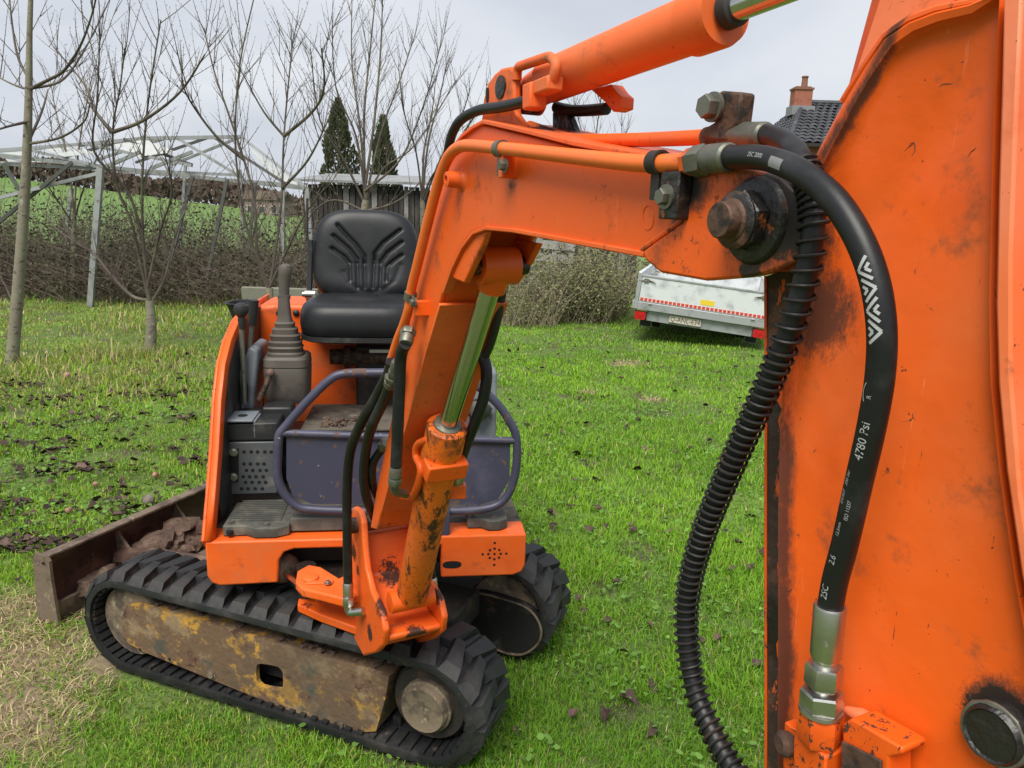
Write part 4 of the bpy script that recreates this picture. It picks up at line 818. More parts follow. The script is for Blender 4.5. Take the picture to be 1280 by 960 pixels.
b = MB(); b.prism([bp(x, y, -.03) for x, y in [(738, 112), (763, 105), (770, 115), (777, 121), (776, 136), (766, 140), (756, 128)]], bN * -.022); part(b, 'port_block', 'orange_worn', acy, bevel=.002)
b = MB(); b.tube(spline([bp(758, 136, -.04), bp(735, 138, -.04), bp(712, 138, -.035), bp(695, 134, -.03)], 5), .009, 10); part(b, 'hose', 'rubber_hose', acy)
# hard pipes on the boom
p1 = [bp(x, y, HB + .020) for x, y in [(490, 447), (497, 425), (505, 405), (511, 385), (514, 362), (522, 330), (533, 285), (545, 238), (553, 213), (562, 194), (574, 184), (590, 182), (640, 187), (720, 196), (800, 204), (868, 203)]]
orange('orange_pipe', chips=.74, grime=.66, fade=.5, dust=.2)
_lay = M['orange_pipe']
mat('orange_pipe', (.76, .15, .022), .45, 0, [dict(c=ORF, s=6, lo=.45, hi=.7, k=.7), dict(c=(.33, .075, .02), s=14, lo=.60, hi=.72, k=.6), dict(c=(.34, .37, .35), s=26, lo=.66, hi=.675, d=3, st=(.6, .6, 1), mod=(6, .48, .55), m=.3)], bump=((60, .1, .003),))
b = MB(); b.tube(spline(p1, 5), .0098, 14); pipe1 = part(b, 'boom_pipe', 'orange_pipe', boom)
b = MB(); b.tube(spline([bp(x, y, .015) for x, y in [(662, 158), (700, 171), (725, 175), (790, 175), (850, 173), (905, 170)]], 5), .0088, 12); pipe2 = part(b, 'boom_pipe', 'orange_top', boom)
def clamp(c, tdir, r, foot, mat_, bpos, boltr):
    tdir = V(tdir).normalized(); b = MB(); n_ = 18
    e1 = (V(foot) - V(c)); e1 = (e1 - tdir * e1.dot(tdir)).normalized(); e2 = tdir.cross(e1)
    pts = [V(c) + (e1 * math.cos(a_) + e2 * math.sin(a_)) * (r + .0015) for a_ in [R(20 + 320 * k / n_) for k in range(n_ + 1)]]
    bb = strip([p - tdir * .008 for p in pts], tdir * .016, .003); b.add(bb.v, bb.f)
    b.box((V(c) + e1 * (r + .014)), (.014, .005, .030), (tdir, e2, e1)); o = part(b, 'pipe_clamp', mat_, boom)
    bolt(bpos, bN, boltr, .010, 'zinc_dirty', o); return o
b = MB(); b.box(bp(637, 208, HB + .008), (.016, .035, .030), (bD, Z, bN)); part(b, 'clamp_base', 'orange_worn', boom, bevel=.002)
clamp(bp(626, 186, HB + .020), bD, .0098, bp(628, 215, HB + .02), 'zinc_dirty', bp(632, 207, HB + .022), .007)
b = MB(); b.box(bp(850, 245, HB + .015), (.030, .048, .030), (bD, Z, bN)); part(b, 'clamp_base', 'greasy_black', boom, bevel=.002)
clamp(bp(822, 203, HB + .020), bD, .0098, bp(826, 240, HB + .02), 'dark_steel', bp(833, 246, HB + .03), .0085)
b = MB(); b.box(bp(838, 246, HB + .027), (.014, .036, .006), (bD, Z, bN)); part(b, 'clamp_plate', 'dark_steel', boom, bevel=.001)
b = MB(); b.box(bp(527, 385, HB + .012), (.020, .03, .028), (bD, Z, bN)); part(b, 'clamp_base', 'orange_paint', boom, bevel=.002)
clamp(bp(513, 370, HB + .020), Z + bD * .4, .0098, bp(524, 378, HB + .02), 'zinc_dirty', bp(519, 378, HB + .028), .007)
b = MB(); up2 = (bp(905, 120, .02) - bp(897, 165, .02)).normalized()
b.prism([bp(x, y, .030) for x, y in [(890, 176), (873, 170), (880, 160), (893, 152), (899, 113), (927, 115), (922, 155), (908, 166), (912, 176)]], bN * -.020); cb = part(b, 'clamp_bracket', 'rusty_bolt', boom, bevel=.003)
b = MB(); b.lathe(bp(893, 134, .031), bN, [(0, .0155), (.004, .0155)], 18); hexnut(b, bp(893, 134, .031) + bN * .004, bN, .0125, .012); part(b, 'bolt', 'zinc_dirty', cb)
b = MB(); b.lathe(bp(893, 171, .016) - bD * .012, bD, [(0, .0115), (.024, .0115)], 18); part(b, 'pipe_saddle', 'rusty_bolt', cb)

# ---------------------------------------------------------------- boom cylinder in front of the leg
c0, c1, c2 = bp(514, 748, 0), bp(559, 533, 0), bp(621, 332, 0)
ax = (c1 - c0).normalized(); Lb = (c1 - c0).length
rb = ra(bp(530, 660, 0), 21.5); rg_ = ra(c1, 26)
orange('orange_barrel', chips=.625, grime=.52, scale=1.2, streak=.085, speck=.12, scratch=.64, base=(.78, .15, .012))
b = MB(); b.lathe(c0 - ax * .0, ax, [(0, rb * .75), (.02, rb * .98), (Lb - .14, rb), (Lb - .125, rg_ * 1.02), (Lb, rg_), (Lb + .004, rg_ * .9), (Lb + .004, rg_ * .6)], 36); bcy = part(b, 'boom_cylinder', 'orange_barrel', smooth=35)
b = MB(); b.lathe(c1, (c2 - c1), [(0, rg_ * .72), (.010, rg_ * .66), (.012, rg_ * .5)], 30); part(b, 'wiper_seal', 'zinc_dirty', bcy)
rr_ = ra(bp(585, 440, 0), 12.5)
b = MB(); b.tube([c1, c2], rr_, 28); part(b, 'rod', 'chrome', bcy)
b = MB(); b.lathe(c2 - bN * .036, bN, [(0, .034), (.072, .034)], 26); b.tube([c2 - ax * .05, c2], [.026, .032], 18); part(b, 'rod_eye', 'orange_cyl', bcy)
for off, LPX in ((HB - .002, [(560, 345), (571, 314), (588, 294), (607, 289), (601, 308), (590, 332), (580, 354), (570, 350)]), (-HB + .016, [(640, 298), (672, 304), (660, 328), (641, 356), (630, 352), (632, 320)])):                                     # lugs the rod eye sits between
    b = MB(); b.prism([bp(x, y, off) for x, y in LPX], bN * -.013); part(b, 'rod_lug', 'orange_worn', boom, bevel=.003)
b = MB(); b.lathe(c2 - bN * .06, bN, [(0, .017), (.115, .017)], 18); part(b, 'lug_pin', 'greasy_black', boom)
b = MB(); f_ = bD * 1.0; b.box(bp(546, 577, 0) + bD * (rb + .008) + ax * 0, (.095, .045, .040), (bN, ax, bN.cross(ax))); part(b, 'port_block', 'orange_worn', bcy, bevel=.004)
b = MB(); b.lathe(c0 - bN * .058, bN, [(0, .028), (.116, .028)], 22); part(b, 'foot_eye', 'orange_cyl', bcy)
lp = lambda x, y, o=.055: bp(x, y, o)
b = MB(); b.tube(rounded([lp(535, 549, .04), lp(521, 555, .05), lp(519, 570, .05), lp(527, 585, .05), lp(523, 605, .05), lp(516, 622, .05), lp(503, 620, .055)], .02), .0085, 10); part(b, 'port_pipe', 'orange_cyl', bcy)
# ---------------------------------------------------------------- swing bracket
BRK = 'orange_brk'
orange(BRK, chips=.635, grime=.56, spots=[(c0 + bN * .06, .0, .085), (c0 + bN * -.06, .0, .07), (B(.02, .07, .64), .0, .07), (at_z(384, 745, .44), .0, .07), (B(.1, .0, .60), .0, .09), (B(.17, .09, .47), .0, .05), (B(.28, .0, .50), .0, .06), (B(.2, -.09, .5), .0, .06), (B(.06, .09, .60), .0, .035), (at_z(440, 760, .45), .0, .06)], dust=.25, speck=.10)
foot = bp(485, 668, 0); 
bfz = .70
for off, sg in ((.088, 1), (-.088 + .018, -1)):
    el = [(-.03, .36), (-.03, .60), (-.005, .74), (.02, .775), (.075, .785), (.105, .76), (.115, .70), (.135, .64), (.185, .60), (.265, .585), (.295, .545), (.285, .50), (.22, .44), (.10, .36)]
    b = MB(); b.prism([B(s, off, z) for s, z in el], bN * -.018); er = part(b, 'bracket_ear', BRK, bevel=.006, seg=3)
    if sg > 0: brk = er
b = MB(); b.lathe(B(.055, -.115, .735), bN, [(0, .022), (.23, .022)], 18); part(b, 'foot_pin', 'rusty_bolt', brk)
b = MB(); b.lathe(B(0, 0, .345), Z, [(0, .062), (.01, .066), (.26, .066), (.27, .055)], 26); part(b, 'kingpost', BRK)
b = MB(); b.prism([B(-.02, .07, .38), B(.24, .07, .47), B(.24, .07, .50), B(.07, .07, .585), B(.05, .07, .70), B(.02, .07, .70), B(-.02, .07, .60)], bN * -.14); part(b, 'bracket_web', BRK, bevel=.005)
b = MB(); lo_ = [at_z(x, y, .385) for x, y in [(372, 765), (376, 748), (400, 745), (440, 752), (480, 740), (545, 742), (553, 765), (528, 795), (452, 797), (400, 778)]]; b.prism(lo_, Z * .026); ba_ = part(b, 'swing_arm', BRK, bevel=.004)
b = MB(); hi_ = [at_z(x, y, .50) for x, y in [(370, 738), (372, 724), (386, 716), (402, 719), (424, 733), (446, 722), (462, 712), (470, 730), (455, 752), (430, 760), (400, 752), (378, 747)]]; b.prism(hi_, Z * .028); part(b, 'top_arm', BRK, ba_, bevel=.006, seg=3)
b = MB(); k_ = at_z(384, 740, .42); b.lathe(V((k_.x, k_.y, .40)), Z, [(0, .030), (.11, .030)], 20); part(b, 'swing_pin', 'greasy_black', ba_)
b = MB(); b.lathe(at_z(388, 723, .528), Z, [(0, .024), (.006, .024), (.008, .018)], 18); b.box(at_z(400, 728, .5305), (.075, .018, .006), (eR, eD, Z)); part(b, 'pin_plate', BRK, ba_, bevel=.002)
bolt(at_z(410, 729, .534), Z, .007, .008, 'zinc', ba_)
b = MB(); b.prism([B(.06, .072, .41), B(.15, .072, .41), B(.285, .072, .505), B(.285, .072, .52), B(.06, .072, .52)], bN * -.144); part(b, 'bracket_nose', BRK, bevel=.006)
h0, h1 = hp(357, 712, .05), at_z(383, 738, .46)
b = MB(); b.tube([h0, h1], .019, 16); sw = part(b, 'swing_rod', 'chrome')
b = MB(); b.lathe(hp(356, 711, .03), (h1 - h0), [(-.05, .048), (.0, .048), (.006, .040), (.008, .022)], 24); part(b, 'gland', 'rust_dark', sw)
for x, y in ((465, 704),): bolt(bp(x, y, .02), bD, .011, .010, BRK, brk)
# ---------------------------------------------------------------- hoses of the lower boom
def hose(pts, r=.0125, m='rubber_hose', n=12): 
    b = MB(); b.tube(spline(pts, 6), r, n); return part(b, 'hose', m)
def ferrule(p, q, r, parent, mat_='zinc'):
    p, q = V(p), V(q); L_ = (q - p).length; b = MB()
    b.lathe(p, q - p, [(0, r), (.004, r * 1.14), (L_ * .52, r * 1.14), (L_ * .55, r * .9), (L_ * .60, r * .9)], 20); hexnut(b, p + (q - p) * .60, q - p, r * 1.3, L_ * .38); return part(b, 'hose_fitting', mat_, parent, smooth=30)
def elbow(p, q, s_, r, parent, mat_='zinc'):
    b = MB(); b.tube(rounded([p, q, s_], .012), r, 12); return part(b, 'elbow', mat_, parent)
hA = hose([hp(489, 452, -.60), hp(486, 466, -.58), hp(470, 497, -.52), hp(450, 532, -.44), (hp(438, 565, -.38)), hp(434, 610, -.34), hp(434, 670, -.32), hp(435, 728, -.31)])
ferrule(hp(435, 728, -.31), hp(435, 757, -.31), .0125, hA); elbow(hp(435, 755, -.31), hp(436, 766, -.31), hp(455, 764, -.34), .011, hA)
hose([hp(487, 483, -.58), hp(480, 500, -.55), hp(464, 535, -.48), hp(457, 566, -.42), hp(455, 600, -.38), hp(460, 628, -.34), hp(470, 650, -.28)])
hose([hp(478, 560, -.42), hp(466, 580, -.40), hp(466, 605, -.36), hp(474, 625, -.30)], .011)
hC = hose([bp(507, 430, HB + .045), bp(501, 446, HB + .045), bp(499, 490, HB + .045), bp(497, 540, HB + .045), bp(495, 583, HB + .045)], .0125)
ferrule(bp(495, 583, HB + .045), bp(493, 606, HB + .045), .012, hC, 'zinc_dirty'); elbow(bp(493, 604, HB + .045), bp(493, 614, HB + .04), bp(507, 618, HB), .010, hC, 'zinc_dirty')
for (x0, y0, x1, y1, o) in ((490, 446, 486, 468, HB + .02), (496, 452, 491, 470, HB + .03), (487, 470, 484, 492, HB + .02)):
    ferrule(bp(x0, y0, o), bp(x1, y1, o), .010, pipe1, 'zinc_dirty')
b = MB(); b.prism([bp(x, y, HB + .02) for x, y in [(482, 460), (498, 458), (497, 480), (486, 484)]], bN * -.01); part(b, 'manifold_plate', 'orange_paint', boom, bevel=.002)
hD = hose([hp(590, 420, -.62), hp(600, 437, -.66), hp(608, 462, -.68), hp(605, 495, -.68), hp(595, 525, -.66), hp(584, 553, -.62), hp(575, 578, -.58)], .0125)
ferrule(hp(575, 578, -.58), hp(571, 606, -.56), .012, hD); 
b = MB(); b.box(hp(570, 613, -.56), (.045, .03, .034), (eR, eD, Z)); b.tube(rounded([hp(568, 615, -.56), hp(556, 622, -.55), hp(550, 640, -.53), hp(546, 660, -.52)], .02), .010, 10); part(b, 'elbow_block', 'orange_cyl', bcy, bevel=.003)
hose([bp(628, 350, -.05), bp(626, 375, -.06), bp(620, 405, -.06), bp(612, 432, -.06), bp(603, 452, -.06)], .0095, 'rubber_old')
for p_, q_ in ((bp(507, 430, HB + .045), bp(511, 412, HB + .030)), (hp(487, 483, -.58), hp(490, 470, -.60)), (hp(590, 420, -.62), hp(586, 408, -.60)), (hp(478, 560, -.42), hp(484, 552, -.44))): ferrule(p_, q_, .0125, pipe1, 'zinc_dirty')
hF = hose([hp(534, 640, -.36), hp(536, 680, -.33), hp(540, 722, -.32)], .011); ferrule(hp(540, 722, -.32), hp(543, 750, -.32), .0115, hF); elbow(hp(543, 748, -.32), hp(543, 760, -.32), hp(530, 764, -.33), .010, hF)

# ================================================================ arm (stick) close to the camera
SO = .050
big = bp(1246, 916, SO)
orange('orange_arm', dust=.10, chips=.655, grime=.58, fade=.50, scratch=.665, soot=[(bp(1012, 390, SO), .0, .085), (bp(1000, 300, SO), .0, .07), (bp(1250, 905, SO), .015, .052), (bp(1062, 160, SO), -.01, .02)], edges=[(bp(974, 460, SO), bp(974, 960, SO), .0, .026), (bp(1030, 200, SO), bp(1110, 60, SO), .0, .012)], speck=.05, bumps=((8, .30, .012),), spots=[(big, .020, .046), (bp(1000, 330, SO), .0, .045), (bp(992, 420, SO), -.01, .022), (bp(1035, 300, SO), -.01, .022), (bp(972, 905, SO), -.01, .02)], scale=1.25, rough=.36)
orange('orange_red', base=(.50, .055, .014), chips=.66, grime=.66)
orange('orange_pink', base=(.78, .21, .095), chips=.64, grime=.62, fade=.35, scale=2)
A = [(975, 1120), (975, 960), (976, 800), (976, 640), (979, 520), (990, 440), (1008, 370), (1003, 300), (1003, 240), (1019, 195), (1054, 128), (1080, 84), (1107, 45), (1138, 24), (1172, 11), (1215, 1), (1258, -10), (1256, 20), (1251, 110), (1247, 240), (1244, 380), (1246, 480), (1257, 590), (1276, 720), (1300, 850), (1330, 1000), (1350, 1120)]
def inset(P, d):
    n_ = len(P); o = []; ar_ = sum(P[i][0] * P[(i + 1) % n_][1] - P[(i + 1) % n_][0] * P[i][1] for i in range(n_)); sg = 1 if ar_ > 0 else -1
    for i in range(n_):
        a_, c_, e_ = V((*P[i - 1], 0)), V((*P[i], 0)), V((*P[(i + 1) % n_], 0)); n1 = V((-(c_ - a_).y, (c_ - a_).x, 0)).normalized(); n2 = V((-(e_ - c_).y, (e_ - c_).x, 0)).normalized()
        m_ = (n1 + n2); m_ = m_ / max(m_.length_squared, .4) * 2 if m_.length > 0 else n1
        dd = d if not hasattr(d, '__call__') else d(*P[i]); o.append((c_.x + sg * m_.x * dd * .5 * 2 / 2 * 1.0, c_.y + sg * m_.y * dd * .5 * 2 / 2 * 1.0))
    return o
wd = lambda x, y: (1.0 if (x < 1225 and y < 420 and not (x < 1015 and y > 230)) else .22)
pxm = [(A, -.05), (A, SO - .012), (inset(A, lambda x, y: 5 * wd(x, y)), SO + .002), (inset(A, lambda x, y: 16 * wd(x, y)), SO + .0055), (inset(A, lambda x, y: 34 * wd(x, y)), SO + .004), (inset(A, lambda x, y: 44 * wd(x, y)), SO - .004), (inset(A, lambda x, y: 66 * wd(x, y)), SO - .0065)]
b = MB(); vs = []; fs = []; nA = len(A)
base3 = [bp(x, y, SO) for x, y in A]
for k, (P_, off) in enumerate(pxm):
    for (x, y) in P_: q_ = bp(x, y, SO); vs.append(q_ + bN * (off - SO))
for k in range(len(pxm) - 1):
    for i in range(nA): fs.append((k * nA + i, k * nA + (i + 1) % nA, (k + 1) * nA + (i + 1) % nA, (k + 1) * nA + i))
fs.append(tuple(range((len(pxm) - 1) * nA, len(pxm) * nA))); fs.append(tuple(range(nA))[::-1])
b.add(vs, fs); arm = part(b, 'arm', 'orange_arm', smooth=50)
b = MB(); b.prism([bp(x, y, .030) for x, y in [(957, 345), (1000, 330), (1000, 1120), (957, 1120)]], bN * -.06); part(b, 'back_plate', 'rust_paint', arm, bevel=.002)
b = MB(); b.tube(spline([bp(x, y, .031) for x, y in [(957, 345), (957.5, 500), (957, 700), (957.5, 900), (957, 1110)]], 4), .0016, 6); part(b, 'plate_edge', 'orange_worn', arm)
b = MB(); rg = random.Random(9); b.tube([bp(978 + rg.uniform(-3, 3), y, SO - .017) for y in range(470, 1100, 14)], [rg.uniform(.0018, .0042) for y in range(470, 1100, 14)], 7); part(b, 'weld_bead', 'orange_worn', arm)
b = MB(); b.prism([bp(x, y, .0) for x, y in [(1092, -15), (1054, 125), (1020, 190), (1120, 190), (1260, 60), (1300, -15)]], bN * -.04); part(b, 'top_plate', 'orange_red', arm, bevel=.003)
b = MB(); b.prism([bp(x, y, SO - .020) for x, y in [(1090, -12), (1100, 0), (1060, 122), (1110, 40), (1178, 6), (1250, -20)]], bN * -.03); part(b, 'top_gusset', 'orange_pink', arm)
b = MB(); b.tube([bp(x, y, SO + .001) for x, y in [(1053, 127), (1080, 85), (1107, 46), (1138, 25), (1172, 12), (1225, 1)]], [.003, .004, .0042, .004, .0036, .003], 8); part(b, 'rim_weld', 'orange_arm', arm)
b = MB(); b.prism([bp(x, y, SO + .012) for x, y in [(1254, -12), (1278, -12), (1270, 160), (1264, 320), (1264, 470), (1276, 620), (1296, 740), (1290, 780), (1276, 718), (1257, 588), (1247, 480), (1244, 380), (1247, 240), (1251, 110)]], bN * -.025); part(b, 'link_plate', 'orange_pink', arm, bevel=.002)
b = MB(); b.prism([bp(x, y, SO - .012) for x, y in [(1262, -10), (1420, -10), (1420, 1000), (1330, 1000), (1284, 740), (1262, 600), (1256, 380), (1262, 100)]], bN * -.06); part(b, 'inner_link', 'orange_red', arm, bevel=.003)
# large pin end, lower right
b = MB(); b.lathe(big, bN, [(-.01, .024), (.003, .0235), (.007, .021), (.009, .0195), (.0075, .018), (.0085, .003)], 30); part(b, 'link_pin', 'greasy_black', arm)
b = MB(); rg = random.Random(2); b.tube([big + bN * .004 + (bD * math.cos(t_) + Z * math.sin(t_)) * (.0225 + rg.uniform(-.0006, .0010)) for t_ in [2 * math.pi * k / 26 for k in range(26)]], [rg.uniform(.0012, .0026) for _ in range(26)], 7, closed=True); part(b, 'grease_ring', 'zinc_dirty', arm)
# scratches and paint chips: shallow curved scars
rg = random.Random(12)
scars = [(1135, 183, 1142, 178, 1144, 187, 1139, 197), (1130, 190, 1136, 184, 1141, 180, 1142, 178), (1172, 110, 1180, 105, 1188, 105, 1192, 104), (1181, 360, 1184, 350, 1188, 352, 1186, 372), (1028, 100 + 400, 1030, 512, 1033, 520, 1036, 527), (1209, 198, 1214, 190, 1218, 187, 1221, 183), (1150, 262, 1151, 255, 1153, 262, 1152, 268)]
for s_ in scars[:3] + scars[5:6]:
    q_ = [bp(s_[i], s_[i + 1], SO - .0066) for i in range(0, 8, 2)]; b = MB(); b.tube(spline(q_, 3), [.0001 + .0004 * math.sin(math.pi * k / 9) for k in range(10)], 5); part(b, 'paint_scar', 'rust_dark', arm, smooth=0)

# ---------------------------------------------------------------- long hose arching onto the arm
HR = .0106
h1px = [(905, 197, .092), (935, 196, .096), (965, 200, .102), (1000, 215, .110), (1040, 247, .114), (1072, 295, .115), (1093, 350, .114), (1102, 410, .112), (1100, 470, .108), (1089, 535, .104), (1073, 605, .098), (1056, 680, .092), (1044, 725, .088), (1038, 758, .086)]
h1 = spline([bp(x, y, o) for x, y, o in h1px], 10)
b = MB(); b.tube(h1, HR, 24); hose1 = part(b, 'hose', 'rubber_hose', arm); tag(hose1, 'thick black hose printed in white')
n0 = bp(866, 203, .088); n1 = bp(884, 199, .090); n2 = bp(913, 197, .093)
b = MB(); hexnut(b, n0, n1 - n0, .0155, (n1 - n0).length); b.lathe(n1, n2 - n1, [(0, .0125), (.004, .0140), ((n2 - n1).length - .003, .0138), ((n2 - n1).length, .0120)], 24); part(b, 'hose_fitting', 'zinc_dirty', hose1, smooth=30)
b = MB(); b.lathe(bp(860, 203, HB + .02), n1 - n0, [(0, .0135), (.014, .0135)], 6); part(b, 'pipe_nut', 'orange_worn', hose1, smooth=20)
f0, f1, f2, f3, f4, f5 = [bp(x, y, o) for x, y, o in ((1038, 756, .086), (1032, 822, .084), (1031, 830, .084), (1028, 862, .083), (1026, 890, .082), (1024, 925, .080))]
b = MB(); L1 = (f1 - f0).length; b.lathe(f0, f1 - f0, [(0, .0125), (.002, .0135), (L1 * .93, .0132), (L1, .0118), (L1 + .002, .009)], 28); hf = part(b, 'crimp_sleeve', 'zinc', hose1, smooth=30)
b = MB(); b.lathe(f1, f3 - f1, [(0, .010), ((f3 - f1).length, .010)], 18); L2 = (f3 - f2).length; hexnut(b, f2, f3 - f2, .0160, L2 * .82)
hexnut(b, f3, f4 - f3, .0185, (f4 - f3).length * .78); b.lathe(f3 + (f4 - f3) * .78, f4 - f3, [(0, .0185), (.003, .0190), (.005, .0175)], 24); part(b, 'hex_fitting', 'zinc', hose1, smooth=25)
orange('orange_chipped', chips=.57, grime=.62, scale=1.6)
b = MB(); hexnut(b, f4, f5 - f4, .0195, (f5 - f4).length); part(b, 'port_hex', 'orange_chipped', hose1, smooth=20)
dn = (f5 - f4).normalized(); sd = bN.cross(dn).normalized()
b = MB(); b.box(f5 + dn * .045 + bN * -.006, (.036, .036, .088), (sd, bN, dn)); b.box(f5 + dn * .045 - bD * .022 - bN * .008, (.030, .024, .080), (bD, bN, dn)); vb = part(b, 'port_block', 'orange_chipped', arm, bevel=.002)
b = MB(); b.lathe(f5 + dn * .022 - bD * .028 + bN * .004, bN - bD * .3, [(0, .011), (.008, .012), (.012, .008)], 14); part(b, 'plug', 'rust_dark', vb)
b = MB(); b.prism([bp(x, y, .078) for x, y in [(1052, 905), (1064, 898), (1128, 935), (1128, 943), (1110, 946), (1108, 1100), (1058, 1100)]], bN * -.030); part(b, 'port_bracket', 'orange_chipped', arm, bevel=.002)
b = MB(); b.prism([bp(x, y, .079) for x, y in [(1054, 925), (1104, 950), (1104, 1100), (1056, 1100)]], bN * .003); part(b, 'bracket_face', 'rust_dark', arm, bevel=.001)
b = MB(); b.tube([bp(x, y, SO + .004) for x, y in [(1058, 888), (1078, 896), (1100, 908), (1112, 918)]], [.004, .0075, .007, .003], 10); part(b, 'weld_bead', 'orange_pink', arm)
# white print on the hose
def frames(P):
    acc = [0]; 
    for i in range(1, len(P)): acc.append(acc[-1] + (P[i] - P[i - 1]).length)
    return acc
ACC = frames(h1)
def on_hose(s_, a_, r):
    i = max(0, min(len(h1) - 2, next((k for k in range(len(ACC) - 1) if ACC[k + 1] >= s_), len(h1) - 2))); t_ = (s_ - ACC[i]) / max(ACC[i + 1] - ACC[i], 1e-9)
    p = h1[i].lerp(h1[i + 1], t_); tg = (h1[min(i + 2, len(h1) - 1)] - h1[max(i - 1, 0)]).normalized(); nn = (bN * .86 - bD * .0 + V((-.3, -.45, 0))); nn = (nn - tg * nn.dot(tg)).normalized(); bb = tg.cross(nn)
    return p + (nn * math.cos(a_) + bb * math.sin(a_)) * r
def s_at(px, py):
    best = min(range(len(h1)), key=lambda k: (lambda q: (q[0] - px) ** 2 + (q[1] - py) ** 2)(proj(h1[k]))); return ACC[best]
def proj(p):
    q = V(p) - CAM; w_ = q.dot(CF); return (640 + FPX * q.dot(CR) / w_, 480 - FPX * q.dot(CU) / w_)
def hose_text(txt, px, py, size, a0=0.0, rev=True):
    vs, fs = TXT[txt]; s0 = s_at(px, py); b = MB(); sg = -1 if rev else 1
    b.add([on_hose(s0 + sg * x * size, a0 - sg * (y - .35) * size / HR * 1.0, HR + .0003) for x, y, z in vs], fs); return part(b, 'hose_print', 'print_white', hose1, smooth=0)
hose_text('4780 Psi', 1078, 570, .0095); hose_text('330 bar', 1066, 600, .0045, .5); hose_text('ISO 11237', 1058, 640, .0042, -.1); hose_text('EN 857', 1060, 630, .0042, .55)
hose_text('12,5mm', 1055, 665, .0042, .3); hose_text('2.6', 1047, 700, .0075, .2); hose_text('2SC', 1041, 745, .0085, .2); hose_text('25C 2000', 946, 190, .0055, -.2, False); hose_text('R', 1090, 492, .005, .1)
b = MB()
def ribbon(pts, wd_):                                                    # pts: (arc, angle)
    for (s0, a0), (s1, a1) in zip(pts[:-1], pts[1:]):
        n_ = 4; rows = []
        d_ = V((s1 - s0, (a1 - a0) * HR, 0)); pn = V((-d_.y, d_.x, 0)).normalized() * wd_ / 2
        for k in range(n_ + 1):
            t_ = k / n_; s_, a_ = s0 + (s1 - s0) * t_, a0 + (a1 - a0) * t_; rows += [on_hose(s_ + pn.x, a_ + pn.y / HR, HR + .0003), on_hose(s_ - pn.x, a_ - pn.y / HR, HR + .0003)]
        b.add(rows, [(2 * k, 2 * k + 1, 2 * k + 3, 2 * k + 2) for k in range(n_)])
sc0 = s_at(1090, 325); stp = .0125
for k in range(4):                                                         # four nested chevrons, pointing left and right in turn
    sg = 1 if k % 2 == 0 else -1; sm = sc0 + .006 + k * .0150; h_ = .0085
    b = MB(); ribbon([(sm - h_, -.40 * sg), (sm, .46 * sg), (sm + h_, -.40 * sg)], .0023); part(b, 'hose_print', 'print_white', hose1, smooth=0)
    b = MB(); ribbon([(sm - .0032, -.42 * sg), (sm, -.10 * sg), (sm + .0032, -.42 * sg)], .0022); part(b, 'hose_print', 'print_white', hose1, smooth=0)
s_ = s_at(1091, 490); b = MB(); ribbon([(s_ - .008, .45), (s_ - .004, .62), (s_, .66), (s_ + .004, .60), (s_ + .007, .45)], .0009)
part(b, 'hose_print', 'print_white', hose1, smooth=0)
b = MB(); s_ = s_at(982, 207); rows = []
for k in range(9):
    for j in range(5): rows.append(on_hose(s_ - .009 + .018 * k / 8, -.42 + .84 * j / 4, HR + .00025))
b.add(rows, [(k * 5 + j, k * 5 + j + 1, k * 5 + j + 6, k * 5 + j + 5) for k in range(8) for j in range(4)]); part(b, 'hose_sticker', 'label_grey', hose1, smooth=60)

# ---------------------------------------------------------------- second hose wrapped in a coil spring
h2px = [(915, 169, .016), (945, 168, .020), (968, 170, .032), (988, 182, .052), (1003, 203, .066), (1014, 235, .074), (1017, 280, .078), (1008, 340, .080), (990, 405, .082), (958, 485, .084), (915, 580, .086), (880, 665, .088), (861, 735, .090), (858, 790, .092), (867, 855, .094), (888, 910, .096), (925, 975, .098), (985, 1050, .100)]
h2 = spline([bp(x, y, o) for x, y, o in h2px], 10)
b = MB(); b.tube(h2, .0099, 16); hose2 = part(b, 'hose', 'rubber_hose', arm)
q0, q1, q2 = bp(905, 170, .015), bp(918, 169, .016), bp(958, 169, .025)
b = MB(); hexnut(b, q0, q1 - q0, .0145, (q1 - q0).length); b.lathe(q1, q2 - q1, [(0, .0118), (.004, .0132), ((q2 - q1).length - .003, .0130), ((q2 - q1).length, .011)], 22); part(b, 'hose_fitting', 'zinc_dirty', hose2, smooth=30)
acc = frames(h2); s0 = next(acc[k] for k in range(len(h2)) if proj(h2[k])[1] > 206); s_, ang, hel = s0, 0.0, []
rg = random.Random(6)
while s_ < acc[-1]:
    i = next(k for k in range(len(acc) - 1) if acc[k + 1] >= s_); t_ = (s_ - acc[i]) / (acc[i + 1] - acc[i]); p = h2[i].lerp(h2[i + 1], t_); tg = (h2[min(i + 2, len(h2) - 1)] - h2[max(i - 1, 0)]).normalized()
    e1 = bD - tg * bD.dot(tg); e1.normalize(); e2 = tg.cross(e1); hel.append(p + (e1 * math.cos(ang) + e2 * math.sin(ang)) * .0124)
    frac = (s_ - s0); pitch = .0062 if frac < .055 else (.0125 if frac < .17 else .0088)
    ang += 2 * math.pi / 14; s_ += pitch / 14
b = MB(); b.tube(hel, .0016, 6); part(b, 'spring_guard', 'spring_steel', hose2)
